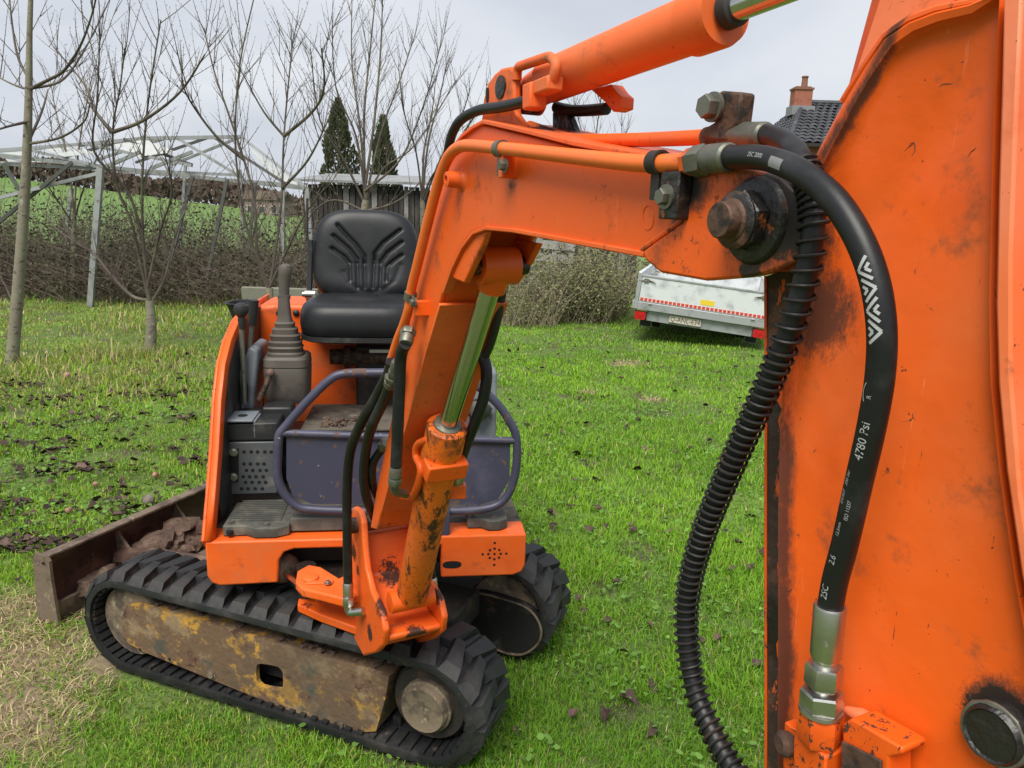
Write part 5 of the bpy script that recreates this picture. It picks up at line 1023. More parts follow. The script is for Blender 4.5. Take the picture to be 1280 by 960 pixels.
# ================================================================ bare fruit trees
def twig(b, p, d, L, r, rg, n=5, bend=.25, buds=True, up=.5):
    pts = [V(p)]; d = V(d).normalized(); q = V(p); side = V((rg.uniform(-1, 1), rg.uniform(-1, 1), rg.uniform(-.3, .3)))
    for k in range(n):
        d = (d + side * bend * .16 + Z * up * .10 + V((rg.uniform(-1, 1), rg.uniform(-1, 1), rg.uniform(-1, 1))) * .05).normalized(); q = q + d * (L / n); pts.append(q)
    b.tube(pts, [r * (1 - .75 * k / n) for k in range(n + 1)], 5, caps=False)
    if buds:
        m = int(L / .055)
        for k in range(m):
            t_ = (k + rg.random()) / m * n; i = min(int(t_), n - 1); c = pts[i].lerp(pts[i + 1], t_ - i); dd = V((rg.uniform(-1, 1), rg.uniform(-1, 1), rg.uniform(.2, 1))).normalized(); l_ = rg.uniform(.010, .030)
            b.tube([c, c + dd * l_ * .6, c + dd * l_], [r * .45, r * .5, r * .12], 4, caps=False)
    return pts
def fruit_tree(label, Y0, trunk, limbs, seed, r0=.06, shoots=1.0, rl=.026, m='bark_red'):
    rg = random.Random(seed); base = at_y(*trunk[0], Y0); base.z = 0
    root = thing('fruit_tree', base, label, 'tree', 'bare fruit trees behind the excavator')
    tp_ = [base] + [at_y(x, y, Y0) for x, y in trunk[1:]]; sp = spline(tp_, 5); n_ = len(sp) - 1
    b = MB(); b.tube(sp, [r0 * (1.25 if k == 0 else 1) * (1 - .35 * k / n_ if len(trunk) < 5 else 1 - .72 * k / n_) for k in range(n_ + 1)], 10); part(b, 'trunk', 'bark', root); grown = list(sp)
    for li, lm in enumerate(limbs):
        dy = rg.uniform(-.9, .9); k_ = len(lm); L = [at_y(x, y, Y0 + dy * (i / (k_ - 1)) ** 1.3) for i, (x, y) in enumerate(lm)]; st0 = min(grown, key=lambda q: (proj(q)[0] - lm[0][0]) ** 2 + (proj(q)[1] - lm[0][1]) ** 2); dY = st0.y - Y0
        L = [at_y(x, y, Y0 + dY + dy * (i / (k_ - 1)) ** 1.3) for i, (x, y) in enumerate(lm)]; L[0] = st0.copy()
        sp = spline(L, 5); grown += sp; n_ = len(sp) - 1; rr = rl * .62 * rg.uniform(.8, 1.15); b = MB()
        b.tube(sp, [rr * (1 - .78 * k / n_) + .002 for k in range(n_ + 1)], 7)
        ln = sum((sp[k + 1] - sp[k]).length for k in range(n_)); cnt = int(ln * 13.0 * shoots)
        for k in range(cnt):
            t_ = rg.uniform(.18, 1) * n_; i = min(int(t_), n_ - 1); c = sp[i].lerp(sp[i + 1], t_ - i); tg = (sp[i + 1] - sp[i]).normalized()
            d = (tg * .55 + Z * rg.uniform(.15, .9) + V((rg.uniform(-1, 1), rg.uniform(-1, 1), 0)) * .75)
            tw = twig(b, c, d, rg.uniform(.15, .75) * (1 if rg.random() < .8 else 1.5), rg.uniform(.0028, .0050), rg)
            if rg.random() < .6: twig(b, tw[2], (tw[3] - tw[2]).normalized() + V((rg.uniform(-1, 1), rg.uniform(-1, 1), .3)) * .8, rg.uniform(.12, .35), .004, rg)
        part(b, 'branch', m, root, smooth=60)
    return root
fruit_tree('tall bare fruit tree at the left edge, single trunk with grey bark', 7.25, [(15, 455), (22, 370), (30, 260), (34, 180), (36, 112), (37, 40), (40, -40)],
           [[(38, 112), (60, 100), (80, 88), (100, 58), (115, 18), (126, -30)], [(39, 108), (75, 102), (98, 75), (120, 35), (144, -15)], [(35, 102), (22, 70), (14, 20), (10, -30)], [(34, 118), (15, 105), (-14, 90)], [(36, 185), (52, 140), (60, 112)], [(35, 185), (75, 172), (105, 152), (112, 130)], [(34, 150), (10, 158), (-20, 168)], [(20, 395), (8, 360), (-6, 335)]], 1, .060, .62, .022)
fruit_tree('bare fruit tree forking low, short whitish trunk in long grass', 8.05, [(188, 440), (189, 405), (187, 376)],
           [[(186, 378), (165, 370), (140, 345), (118, 318), (98, 305), (70, 285), (55, 262)], [(187, 378), (176, 330), (165, 280), (146, 230), (141, 165), (150, 110), (156, 60)], [(188, 378), (179, 300), (178, 220), (185, 130), (201, 25)], [(192, 380), (205, 350), (215, 310), (228, 270), (252, 235)], [(141, 165), (180, 150), (225, 115), (256, 68)], [(141, 165), (120, 140), (105, 105), (68, 60)], [(176, 300), (160, 240), (118, 190), (122, 120), (125, 35)], [(190, 360), (200, 290), (215, 240), (205, 190)]], 2, .066, .95, .026)
fruit_tree('bare fruit tree splitting in a V right behind the joystick', 7.9, [(339, 450), (338, 400), (337, 360)],
           [[(337, 362), (325, 330), (310, 290), (300, 240), (294, 170), (300, 80), (318, -5)], [(338, 362), (345, 310), (352, 250), (355, 170), (362, 90), (366, 50)], [(336, 365), (322, 320), (318, 250), (305, 200), (285, 140), (268, 90), (255, 35)], [(340, 360), (360, 310), (380, 270), (406, 235)], [(352, 178), (330, 140), (305, 95)], [(356, 170), (390, 140), (405, 110), (402, 60)], [(302, 200), (270, 170), (240, 130), (228, 105)], [(352, 240), (385, 200), (410, 150)]], 3, .055, 1.0, .024)
fruit_tree('broad bare fruit tree fanning out above the seat', 11.0, [(452, 380), (453, 300), (457, 250)],
           [[(457, 250), (445, 170), (420, 110), (415, 20)], [(457, 250), (455, 150), (463, 60), (470, -10)], [(457, 245), (450, 160), (440, 80), (440, 0)], [(457, 248), (475, 170), (500, 100), (520, 40)], [(457, 240), (500, 200), (530, 130), (550, 60)], [(457, 255), (430, 200), (400, 150), (388, 60)], [(457, 250), (480, 210), (520, 180), (570, 100)], [(455, 240), (468, 150), (476, 60), (478, 0)], [(455, 265), (420, 250), (395, 262), (375, 290)], [(457, 262), (490, 255), (520, 235)]], 4, .075, 1.0, .030)
fruit_tree('bare fruit tree half hidden behind the bent boom', 12.0, [(530, 360), (529, 300), (528, 250)],
           [[(528, 250), (535, 180), (550, 120), (558, 80)], [(528, 250), (520, 190), (505, 140), (498, 80)], [(528, 255), (550, 200), (575, 150), (588, 110)], [(528, 250), (540, 220), (565, 190), (600, 160)], [(528, 250), (530, 190), (540, 140), (545, 95)], [(560, 190), (590, 150), (615, 120)]], 5, .06, .9, .026)
fruit_tree('thin bare fruit tree by the steel upright, second from the left', 12.5, [(92, 375), (92, 310), (93, 270)], [[(93, 272), (85, 200), (70, 140), (62, 95)], [(93, 270), (98, 190), (110, 120), (118, 85)], [(93, 275), (110, 220), (135, 175)], [(92, 280), (65, 240), (40, 205)]], 6, .05, .9, .022)
fruit_tree('bare fruit tree glimpsed between the arm cylinder and boom pipe', 14.0, [(735, 375), (735, 300), (738, 250)], [[(738, 250), (730, 180), (718, 130)], [(738, 250), (745, 170), (752, 118)], [(738, 255), (765, 200), (785, 160)], [(738, 255), (715, 210), (700, 170)]], 7, .06, 1.3, .026)

# ================================================================ thicket of brambles under the old greenhouse
def scrub(b, lb, px0, px1, y0, y1, n, h0, h1, rg, leaves=8, lean=.7, r=.006, ls=(.018, .042)):
    for k in range(n):
        Y0 = rg.uniform(y0, y1); x = rg.uniform(px0, px1); p = at_y(x, 300, Y0); p.z = 0; h_ = rg.uniform(h0, h1); d = V((rg.gauss(0, lean), rg.gauss(0, lean), 1)); pts = [p]; q = p.copy()
        bx = V((rg.uniform(-1, 1), rg.uniform(-1, 1), -.5))
        for i in range(5):
            d = (d.normalized() + bx * .16).normalized(); q = q + d * h_ / 5; pts.append(q.copy())
        b.tube(pts, [r * (1 - .13 * i) for i in range(6)], 3, caps=False)
        for i in range(leaves):
            c = pts[rg.randint(1, 5)] + V((rg.gauss(0, .08), rg.gauss(0, .08), rg.gauss(0, .08))); s = rg.uniform(*ls); u = V((rg.gauss(0, 1), rg.gauss(0, 1), rg.gauss(0, .6))).normalized() * s; v = u.cross(V((rg.gauss(0, 1), rg.gauss(0, 1), rg.gauss(0, 1)))).normalized() * s * .55
            lb.add([c - u, c - v * .9, c + u, c + v], [(0, 1, 2, 3)])
rg = random.Random(21); b = MB(); lb = MB(); scrub(b, lb, -90, 400, 11.9, 15.5, 3000, .9, 2.1, rg, 8); scrub(b, lb, 380, 640, 13.0, 15.5, 600, .7, 1.6, rg, 5)
st_ = MB()
st_.v, st_.f = b.v, b.f
o = st_.build('bramble_thicket', 'thicket_stem', smooth=0); tag(o, 'tangled brown bramble thicket under the greenhouse frame', 'thicket', kind='stuff')
o2 = lb.build('bramble_leaves', 'thicket_leaf', o, smooth=0); o2['kind'] = 'stuff'
def shrub(label, px0, px1, y0, y1, n, h0, h1, seed, ml='shrub_leaf', lean=.30, leaves=14):
    rg = random.Random(seed); base = at_y((px0 + px1) / 2, 300, (y0 + y1) / 2); base.z = 0; root = thing('shrub', base, label, 'shrub', 'shrubs between lawn and shed'); b = MB(); lb = MB()
    scrub(b, lb, px0, px1, y0, y1, n, h0, h1, rg, leaves, lean, .005, (.012, .028)); part(b, 'stems', 'dry_stem', root, smooth=0); part(lb, 'foliage', ml, root, smooth=0)
shrub('dry straw-coloured bush just right of the boom leg', 630, 700, 10.7, 11.6, 240, .5, 1.15, 1, leaves=14)
shrub('bushy olive-green shrub left of the white trailer', 690, 770, 11.2, 12.2, 330, .7, 1.4, 2, leaves=44)
shrub('dark low shrub in the gap beside the trailer front', 755, 800, 12.0, 12.8, 110, .5, 1.1, 3, 'thicket_leaf', leaves=16)
# ================================================================ collapsed greenhouse frame
gh = thing('greenhouse_frame', at_z(113, 383), 'collapsed greenhouse frame of pale metal bars with leaning uprights', 'greenhouse')
def bar(name, p, q, y0, y1, w_=.05, m='galv_frame', par=gh):
    a, c = at_y(*p, y0), at_y(*q, y1); d = (c - a); L_ = d.length; d.normalize(); s_ = d.cross(V((0, 1, 0))).normalized(); t_ = d.cross(s_)
    b = MB(); b.box((a + c) / 2, (L_, w_, w_ * .8), (d, s_, t_)); return part(b, name, m, par)
bar('eave_rail', (-40, 190), (384, 236), 11.5, 13, .055); bar('eave_rail', (-40, 200), (384, 232), 14.6, 16, .05); bar('gutter', (-40, 203), (300, 219), 11.55, 12.7, .045)
bar('ridge', (-40, 191), (100, 181), 13, 13.2, .06); bar('ridge', (100, 181), (182, 173), 13.2, 13.5, .06); bar('ridge', (182, 173), (301, 171), 13.5, 14, .06)
for p, q, y0, y1, m in (((301, 171), (384, 235), 14, 13, 'galv_frame'), ((268, 172), (356, 229), 13.9, 12.9, 'dark_frame'), ((222, 173), (302, 222), 13.7, 12.7, 'galv_frame'), ((155, 174), (240, 206), 13.4, 12.4, 'dark_frame'), ((100, 179), (240, 207), 13.2, 12.3, 'galv_frame'), ((30, 186), (112, 205), 13.1, 11.9, 'galv_frame'), ((-30, 190), (40, 198), 13, 11.7, 'galv_frame'),
                       ((301, 171), (215, 206), 14, 15.4, 'galv_frame'), ((260, 172), (170, 203), 13.9, 15.2, 'dark_frame'), ((205, 173), (120, 200), 13.6, 15, 'galv_frame'), ((150, 177), (60, 202), 13.4, 14.8, 'dark_frame')): bar('rafter', p, q, y0, y1, .045, m)
for p, q, Y_, m, w_ in (((126, 207), (113, 384), 11.5, 'galv_frame', .085), ((241, 220), (212, 330), 12.1, 'dark_frame', .05), ((284, 224), (258, 352), 12.3, 'dark_frame', .05), ((319, 228), (309, 330), 12.5, 'dark_frame', .045), ((354, 231), (353, 338), 12.8, 'galv_frame', .055), ((383, 235), (389, 312), 13, 'galv_frame', .08), ((232, 205), (225, 310), 15.2, 'galv_frame', .05), ((300, 212), (305, 320), 15.6, 'galv_frame', .05), ((90, 235), (78, 330), 14.6, 'galv_frame', .06)): bar('upright', p, q, Y_, Y_, w_, m)
for p, q, m in (((3, 203), (32, 250), 'galv_frame'), ((90, 203), (-10, 285), 'dark_frame'), ((0, 247), (130, 215), 'galv_frame'), ((175, 190), (120, 214), 'galv_frame'), ((240, 190), (190, 210), 'galv_frame')): bar('brace', p, q, 11.6, 11.9, .05, m)
for P_, y0, y1 in (([(140, 181), (181, 175), (219, 190), (172, 196)], 13.3, 12.6), ([(55, 187), (98, 183), (118, 192), (80, 196)], 13.1, 12.2), ([(306, 180), (318, 190), (372, 231), (348, 226)], 13.8, 13.0), ([(0, 192), (25, 190), (60, 203), (10, 202)], 13, 12)):
    b = MB(); pl = [at_y(*P_[0], y0), at_y(*P_[1], y0), at_y(*P_[2], y1), at_y(*P_[3], y1)]; b.prism(pl, V((0, .002, .006))); part(b, 'roof_pane', 'poly_pane', gh)
# ================================================================ dark plank shed + grey pallet
sh_ = thing('plank_shed', at_y(560, 300, 17.0) * 1.0, 'low dark plank shed with pale sheet roof edge behind the seat', 'shed'); 
x0, x1 = at_y(378, 230, 17).x, at_y(800, 260, 17).x; k = 0; x = x0
rg = random.Random(8)
while x < x1:
    w_ = rg.uniform(.10, .14); h_ = 2.06 + rg.uniform(-.012, .012); b = MB(); b.box((x + w_ / 2, 17 + rg.uniform(-.012, .012), h_ / 2), (w_ - .018, .025, h_)); part(b, 'plank', 'grey_plank' if rg.random() < .16 else 'dark_plank', sh_); x += w_
b = MB(); b.box(((x0 + x1) / 2, 18.4, 1.0), (x1 - x0 - .02, 2.7, 1.98)); part(b, 'back_wall', 'dark_plank', sh_)
b = MB(); b.prism([(x0 - .15, 16.75, 2.10), (x0 - .15, 16.75, 2.15), (x0 - .15, 20, 2.42), (x0 - .15, 20, 2.37)], V((x1 - x0 + .3, 0, 0))); part(b, 'roof_sheet', 'shed_roof', sh_)
pl_ = thing('wooden_pallet', at_z(690, 392, 0), 'weathered grey wooden pallet leaning beside the dry bush', 'pallet')
c = at_y(690, 335, 11.9); tl_ = V((.12, .15, .98)).normalized(); sx = V((.97, -.2, -.06)).normalized()
for k in range(5): b = MB(); b.box(c + sx * 0 + tl_ * (-.45 + k * .20), (.62, .13, .022), (sx, tl_, sx.cross(tl_))); part(b, 'slat', 'grey_plank', pl_)
for k in (-1, 0, 1): b = MB(); b.box(c + sx * (.26 * k) - tl_ * .05 + sx.cross(tl_) * -.055, (.08, 1.0, .08), (sx, tl_, sx.cross(tl_))); part(b, 'bearer', 'grey_plank', pl_)
# ================================================================ two columnar conifers
def conifer(label, px, topy, Y0, w_, seed):
    rg = random.Random(seed); base = at_y(px, 300, Y0); base.z = 0; top = at_y(px, topy, Y0).z; root = thing('conifer', base, label, 'conifer', 'conifers behind the shed'); b = MB(); b.tube([base, base + Z * top * .9], [.09, .02], 7); part(b, 'trunk', 'bark', root)
    b = MB(); n_ = 5200
    for k in range(n_):
        t_ = rg.random() ** .8; z_ = .25 + t_ * (top - .25); prof_ = (min(1, (1 - t_) * 2.1) ** .75) * (.75 + .25 * min(1, t_ * 4)); a_ = rg.uniform(0, 6.283); lob = 1 + .18 * math.sin(a_ * 3 + z_ * 2.3 + seed) + .12 * math.sin(z_ * 7 + a_); r_ = w_ * prof_ * lob * (1 - .55 * rg.random() ** 2.5)
        c = base + V((math.cos(a_) * r_, math.sin(a_) * r_, z_)); d = V((math.cos(a_) * .35 + rg.gauss(0, .2), math.sin(a_) * .35 + rg.gauss(0, .2), 1)).normalized() * rg.uniform(.07, .17); s_ = d.cross(V((rg.gauss(0, 1), rg.gauss(0, 1), .2))).normalized() * rg.uniform(.018, .04)
        b.add([c - s_ * .4, c + d * .45 + s_, c + d, c + d * .45 - s_], [(0, 1, 2, 3)])
    part(b, 'crown', 'conifer', root, smooth=0)
conifer('taller columnar dark conifer above the seat, on the left of the pair', 426, 127, 22, .52, 1); conifer('slimmer, lower columnar conifer on the right of the pair', 480, 148, 22, .40, 2)
# ================================================================ rising field, far hedge, cottage
fv = []; ff = []; nx_, ny_ = 40, 14
for j in range(ny_ + 1):
    for i in range(nx_ + 1):
        X_ = -110 + 120 * i / nx_; Y_ = 27 + 49 * j / ny_; zt_ = max(0, .9 + (-24 - X_) * .1); zt_ = min(zt_, 4.2); fv.append((X_, Y_, zt_ * (j / ny_) ** 1.4 + .03))
for j in range(ny_):
    for i in range(nx_): ff.append((j * (nx_ + 1) + i, j * (nx_ + 1) + i + 1, (j + 1) * (nx_ + 1) + i + 1, (j + 1) * (nx_ + 1) + i))
me = bpy.data.meshes.new('field'); me.from_pydata(fv, [], ff); me.polygons.foreach_set('use_smooth', [True] * len(ff)); fo = link('field', me, 'field_green'); fo['kind'] = 'structure'
b = MB(); rg = random.Random(31)
for k in range(16000):
    X_ = rg.uniform(-115, 75); Y_ = 76 + rg.uniform(0, 5); zt_ = min(max(0, .9 + (-24 - X_) * .1), 4.2); hh = (2.3 + .9 * mnoise.noise(V((X_ * .12, 3, 0)))) * rg.random() ** .6; c = V((X_, Y_, zt_ - .3 + hh)); u = V((rg.gauss(0, 1), rg.gauss(0, .5), rg.gauss(0, 1))).normalized() * rg.uniform(.25, .6); v = u.cross(V((rg.gauss(0, .4), 1, rg.gauss(0, .4)))).normalized() * rg.uniform(.1, .3)
    b.add([c - u, c + v, c + u, c - v], [(0, 1, 2, 3)])
tag(b.build('far_hedge', 'hedge_brown', smooth=0), 'brown winter hedge along the far edge of the field', 'hedge', kind='stuff')
cb_ = at_y(330, 262, 72); ct = thing('cottage', (cb_.x, cb_.y, .6), 'small pinkish brick cottage far away beyond the green field', 'house')
b = MB(); b.box((cb_.x, 73, 1.0), (3.6, 3.0, 2.2)); part(b, 'wall', 'brick_pale', ct)
b = MB(); b.prism([(cb_.x - 2.0, 71.3, 2.08), (cb_.x - 2.0, 74.7, 2.08), (cb_.x - 2.0, 73, 2.9)], V((4.0, 0, 0))); part(b, 'roof', 'hedge_brown', ct)
for dx in (-1.1, 0, 1.1):
    b = MB(); b.box((cb_.x + dx, 71.47, 1.2), (.6, .06, .7)); wi = part(b, 'window', 'white_trim', ct); b = MB(); b.box((cb_.x + dx, 71.43, 1.2), (.45, .02, .55)); part(b, 'pane', 'window_dark', wi)
# ================================================================ tiled house behind the arm
hx0, hx1, hy0, hy1, he, hr = 10.15, 20.0, 30.0, 37.0, 4.45, 6.35
ho = thing('brick_house', ((hx0 + hx1) / 2, hy0, 0), 'house with dark tiled hip roof and brick chimney behind the arm', 'house')
b = MB(); b.box(((hx0 + hx1) / 2, (hy0 + hy1) / 2, he / 2), (hx1 - hx0 - .8, hy1 - hy0 - .8, he)); part(b, 'wall', 'brick_red', ho)
b = MB(); r0, r1 = V((hx0 + 1.6, 33.5, hr)), V((hx1 - 3.0, 33.5, hr)); C_ = [V((hx0, hy0, he)), V((hx1, hy0, he)), V((hx1, hy1, he)), V((hx0, hy1, he))]
b.add(C_ + [r0, r1], [(0, 1, 5, 4), (1, 2, 5), (2, 3, 4, 5), (3, 0, 4), (3, 2, 1, 0)]); rf = part(b, 'roof', 'roof_tile', ho, smooth=0)
b = MB()
def tiles(A_, B_, D_, E_, rows, cols):        # eave A-B, top D-E
    nrm_ = (B_ - A_).cross(D_ - A_).normalized(); nrm_ = nrm_ if nrm_.z > 0 else -nrm_
    for j in range(rows):
        a0_, b0_, a1_, b1_ = A_.lerp(D_, j / rows), B_.lerp(E_, j / rows), A_.lerp(D_, (j + 1.08) / rows), B_.lerp(E_, (j + 1.08) / rows); nn = max(1, int((b0_ - a0_).length / .3))
        for i in range(nn):
            p0, p1, p2, p3 = a0_.lerp(b0_, i / nn), a0_.lerp(b0_, (i + .92) / nn), a1_.lerp(b1_, (i + .92) / nn), a1_.lerp(b1_, i / nn); l_ = nrm_ * .06; mid0, mid1 = (p0 + p1) / 2 + nrm_ * .11, (p3 + p2) / 2 + nrm_ * .07
            b.add([p0 + l_, mid0, p1 + l_, p2 + nrm_ * .02, mid1, p3 + nrm_ * .02], [(0, 1, 4, 5), (1, 2, 3, 4)])
tiles(C_[0], C_[1], r0, r1, 13, 30); tiles(C_[3], C_[0], r0, r0 + V((0, -.01, 0)), 13, 20)
tl2 = part(b, 'roof_tiles', 'roof_tile', rf, smooth=0); tl2['kind'] = 'stuff'
b = MB(); b.tube([r0 + Z * .06, r1 + Z * .06], .11, 8); b.tube([C_[0] + Z * .05, r0 + Z * .06], .10, 8); part(b, 'ridge_caps', 'roof_tile', rf)
b = MB(); b.box(((hx0 + hx1) / 2, hy0 - .06, he - .06), (hx1 - hx0 + .1, .12, .12)); b.box((hx0 - .06, (hy0 + hy1) / 2, he - .06), (.12, hy1 - hy0 + .1, .12)); part(b, 'gutter', 'dark_steel', ho)
cc_ = at_y(1000, 135, 33.2); ch = MB(); ch.box((cc_.x, 33.2, 6.35), (.72, .56, 1.0)); cho = part(ch, 'chimney', 'brick_red', ho)
b = MB(); b.box((cc_.x, 33.2, 6.86), (.80, .64, .08)); b.box((cc_.x, 33.2, 6.92), (.62, .48, .06)); part(b, 'chimney_cap', 'terracotta', cho)
b = MB(); b.lathe((cc_.x + .08, 33.2, 6.9), Z, [(0, .15), (.1, .13), (.40, .115), (.42, .14), (.47, .14), (.48, .10)], 14); part(b, 'chimney_pot', 'terracotta', cho)
b = MB(); b.box((cc_.x, 33.15, 6.0), (.92, .75, .36)); part(b, 'flashing', 'lead', cho)
for dx in (1.5, 4.5, 7.5):
    b = MB(); b.box((hx0 + dx, hy0 + .37, 2.2), (1.2, .08, 1.3)); wi = part(b, 'window', 'white_trim', ho); b = MB(); b.box((hx0 + dx, hy0 + .325, 2.2), (1.0, .02, 1.1)); part(b, 'pane', 'window_dark', wi)
# ================================================================ flatbed trailer
gc = at_z(868, 433); TY, TT = R(-14.5), R(5.4)
tro = thing('trailer', (0, 0, 0), 'white-grey flatbed trailer with red tail lamps parked on the lawn', 'trailer')
tro.location = gc; ROOTLOC[tro.name] = Matrix.Identity(4); tro.rotation_mode = 'XYZ'; tro.rotation_euler = (Matrix.Rotation(TY, 3, 'Z') @ Matrix.Rotation(TT, 3, 'Y')).to_euler()
def tpart(b, n, m, par=None, **k): return part(b, n, m, par or tro, **k)
TWd, TLn, z0, z1, z2 = 1.66, 2.55, .36, .46, .80
b = MB(); b.box((0, TLn / 2, z0 + .05), (TWd - .03, TLn, .06)); tpart(b, 'floor', 'trailer_rail')
b = MB(); b.box((0, .0, (z0 + z1) / 2), (TWd, .05, z1 - z0)); rail = tpart(b, 'rear_rail', 'trailer_rail', bevel=.006)
b = MB(); b.box((0, .0, (z1 + z2) / 2 + .004), (TWd - .10, .03, z2 - z1 - .008)); tg_ = tpart(b, 'tailgate', 'trailer_alu', bevel=.006)
b = MB(); b.box((0, -.004, z2 - .012), (TWd - .098, .040, .026)); tpart(b, 'gate_lip', 'trailer_rail', tg_, bevel=.004)
for s_ in (-1, 1):
    b = MB(); b.box((s_ * (TWd / 2 - .024), 0, (z0 + z2) / 2 + .012), (.050, .055, z2 - z0 + .02)); tpart(b, 'corner_post', 'trailer_rail', bevel=.006)
    b = MB(); b.box((s_ * (TWd / 2 - .015), TLn / 2, (z1 + z2) / 2), (.028, TLn - .06, z2 - z1)); sw_ = tpart(b, 'side_wall', 'trailer_alu', bevel=.004)
    b = MB(); b.box((s_ * (TWd / 2 - .015), TLn / 2, z2 + .010), (.044, TLn - .06, .03)); tpart(b, 'side_lip', 'trailer_alu', sw_, bevel=.004)
    b = MB(); b.box((s_ * (TWd / 2), TLn / 2, (z0 + z1) / 2), (.05, TLn, z1 - z0)); tpart(b, 'side_rail', 'trailer_rail', bevel=.004)
    b = MB(); lx = s_ * (TWd / 2 - .11); b.tube([(lx - .09, -.022, z2 - .075), (lx + .09, -.022, z2 - .068)], .010, 8); b.box((lx, -.022, z2 - .07), (.06, .018, .05)); b.tube([(lx - .02 * s_, -.03, z2 - .055), (lx - s_ * .12, -.035, z2 - .085)], .006, 6); tpart(b, 'latch', 'zinc_dirty', tg_)
    b = MB(); b.box((s_ * (TWd / 2 - .20), -.032, z1 - .006), (.045, .022, .020)); tpart(b, 'hook', 'white_trim', rail, bevel=.004)
    b = MB(); lx = s_ * (TWd / 2 - .10); b.loft([((lx, -.005, z0 - .075), V((.070, 0, 0)), V((0, 0, .050)), 6), ((lx, -.05, z0 - .075), V((.068, 0, 0)), V((0, 0, .048)), 6)], 24); lamp = tpart(b, 'tail_lamp', 'red_lens', bevel=0)
    b = MB(); b.prism([(lx - .03, -.052, z0 - .055), (lx + .03, -.052, z0 - .055), (lx, -.052, z0 - .10)], V((0, -.006, 0))); tpart(b, 'reflector', 'red_lens', lamp)
    b = MB(); b.box((lx, .02, z0 - .075), (.15, .04, .11)); tpart(b, 'lamp_housing', 'black_rubber', lamp)
    b = MB(); b.box((s_ * (TWd / 2 - .16), .30, z0 - .17), (.15, .012, .16)); fl_ = tpart(b, 'mudflap', 'black_rubber')
    b = MB(); xm = s_ * (TWd / 2 - .16); b.tube([(xm - .072, .29, z0 - .245), (xm + .072, .29, z0 - .245), (xm + .072, .29, z0 - .10), (xm - .072, .29, z0 - .10)], .004, 5, closed=True); tpart(b, 'flap_edge', 'grey_edge', fl_)
    b = MB(); b.lathe((s_ * (TWd / 2 - .25) - .07, 1.15, .26), V((1, 0, 0)), [(0, .17), (.02, .255), (.12, .255), (.14, .17)], 26); wh = tpart(b, 'wheel', 'black_rubber'); b = MB(); b.lathe((s_ * (TWd / 2 - .25) - .075, 1.15, .26), V((1, 0, 0)), [(0, .15), (.15, .15)], 20); tpart(b, 'rim', 'zinc_dirty', wh)
b = MB(); b.box((0, TLn - .02, (z1 + z2) / 2), (TWd - .07, .03, z2 - z1)); tpart(b, 'front_wall', 'trailer_alu')
b = MB(); b.box((0, .06, z0 - .07), (TWd - .35, .05, .13)); xb = tpart(b, 'crossbeam', 'trailer_rail', bevel=.004)
b = MB(); b.tube([(0, .1, z0 - .02), (0, TLn + 1.1, z0 - .02)], .05, 8); tpart(b, 'drawbar', 'trailer_rail')
n_ = 30; L_ = TWd - .12
for k in range(n_):
    b = MB(); b.box((-L_ / 2 + (k + .5) * L_ / n_, -.0175, z1 + .035), (L_ / n_ * .74, .004, .036)); tpart(b, 'red_block', 'red_tape', tg_)
b = MB(); b.box((0, -.0158, z1 + .035), (L_, .0025, .044)); tpart(b, 'reflective_tape', 'white_tape', tg_)
b = MB(); b.box((.06, -.0165, z1 + .105), (.17, .003, .065)); tpart(b, 'yellow_sticker', 'yellow_sticker', tg_)
b = MB(); b.box((-.17, .022, z0 - .062), (.40, .010, .10)); pt = tpart(b, 'number_plate', 'plate_white', bevel=.002)
b = MB(); b.tube([(-.368, .016, z0 - .108), (.028, .016, z0 - .108), (.028, .016, z0 - .016), (-.368, .016, z0 - .016)], .003, 4, closed=True); tpart(b, 'plate_border', 'plate_text', pt)
vs_, fs_ = TXT['Q-ANL-634']; wt = max(v[0] for v in vs_); b = MB(); b.add([(-.355 + v[0] / wt * .37, .0163, z0 - .093 + v[1] * .085) for v in vs_], fs_); tpart(b, 'plate_lettering', 'plate_text', pt, smooth=0)
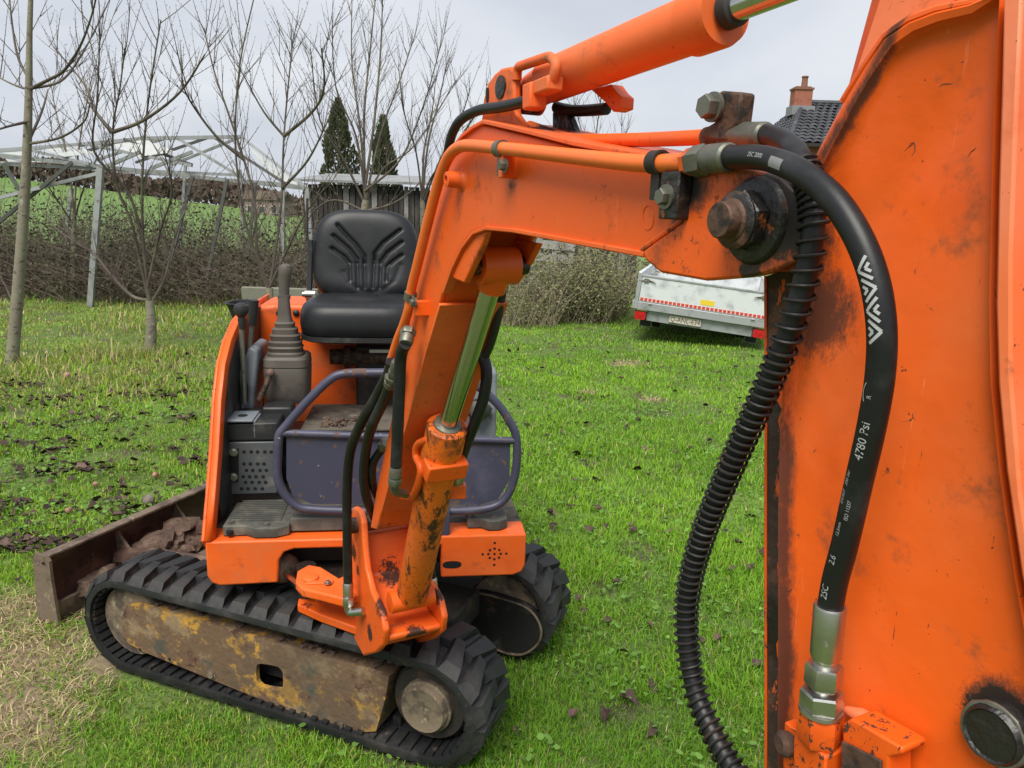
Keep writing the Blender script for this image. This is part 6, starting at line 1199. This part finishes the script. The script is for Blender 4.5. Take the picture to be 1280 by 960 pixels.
# ================================================================ small things
b = MB(); c = at_z(186, 632); b.lump(c + Z * .030, .031, 3, .12, 1); tag(b.build('stone', 'stone_ball', origin=c), 'round brown stone on the grass beside the dozer blade', 'stone')
c = at_z(338, 420); c = at_y(328, 378, 9.2); tub = thing('plastic_tub', (c.x, c.y, 0), 'shallow black plastic tub behind the orange hood', 'tub')
zz = at_y(328, 378, 9.2).z
b = MB(); b.loft([((c.x, c.y, zz - .30), V((.30, 0, 0)), V((0, .20, 0)), 3.5), ((c.x, c.y, zz - .02), V((.40, 0, 0)), V((0, .26, 0)), 3.5), ((c.x, c.y, zz), V((.43, 0, 0)), V((0, .29, 0)), 3.5), ((c.x, c.y, zz), V((.39, 0, 0)), V((0, .25, 0)), 3.5), ((c.x, c.y, zz - .1), V((.36, 0, 0)), V((0, .23, 0)), 3.5)], 36); part(b, 'basin', 'tub_black', tub)
b = MB(); b.box((c.x, c.y, (zz - .30) / 2), (.5, .34, zz - .30)); part(b, 'stand', 'dark_plank', tub)
b = MB(); cs = V((c.x + .12, c.y + .33 , zz + .04)); b.box(cs, (.95, .09, .22)); tag(b.build('stone_slab', 'mossy_stone', bevel=.012, origin=cs), 'mossy grey slab standing on edge behind the black tub', 'slab')

for px, py, r_, lab in ((194, 598, .019, 'pinkish windfall fruit among dead leaves just above the round stone'), (85, 643, .018, 'brownish windfall fruit in the grass left of the dozer blade'), (83, 474, .034, 'pale windfall fruit between the two nearest tree trunks'), (119, 609, .016, 'small pink windfall fruit in the leaf drift mid-left')):
    c = at_z(px, py); b = MB(); b.lathe(c + Z * .006, V((.2, .1, 1)), [(0, r_ * .35), (r_ * .25, r_ * .8), (r_ * .8, r_ * 1.0), (r_ * 1.4, r_ * .82), (r_ * 1.75, r_ * .35), (r_ * 1.68, r_ * .08)], 14)
    fr = thing('windfall_fruit', c, lab, 'fruit', 'windfall fruit on the grass'); part(b, 'flesh', 'fruit_skin', fr, smooth=80)
    b = MB(); b.tube([c + Z * (.006 + r_ * 1.65), c + Z * (.006 + r_ * 2.1) + V((.004, 0, 0))], .0014, 5); part(b, 'stalk', 'bark', fr)
print('TRIS', sum(len(o.data.loops) - 2 * len(o.data.polygons) for o in COL.objects if o.type == "MESH"), 'OBJ', len(COL.objects))
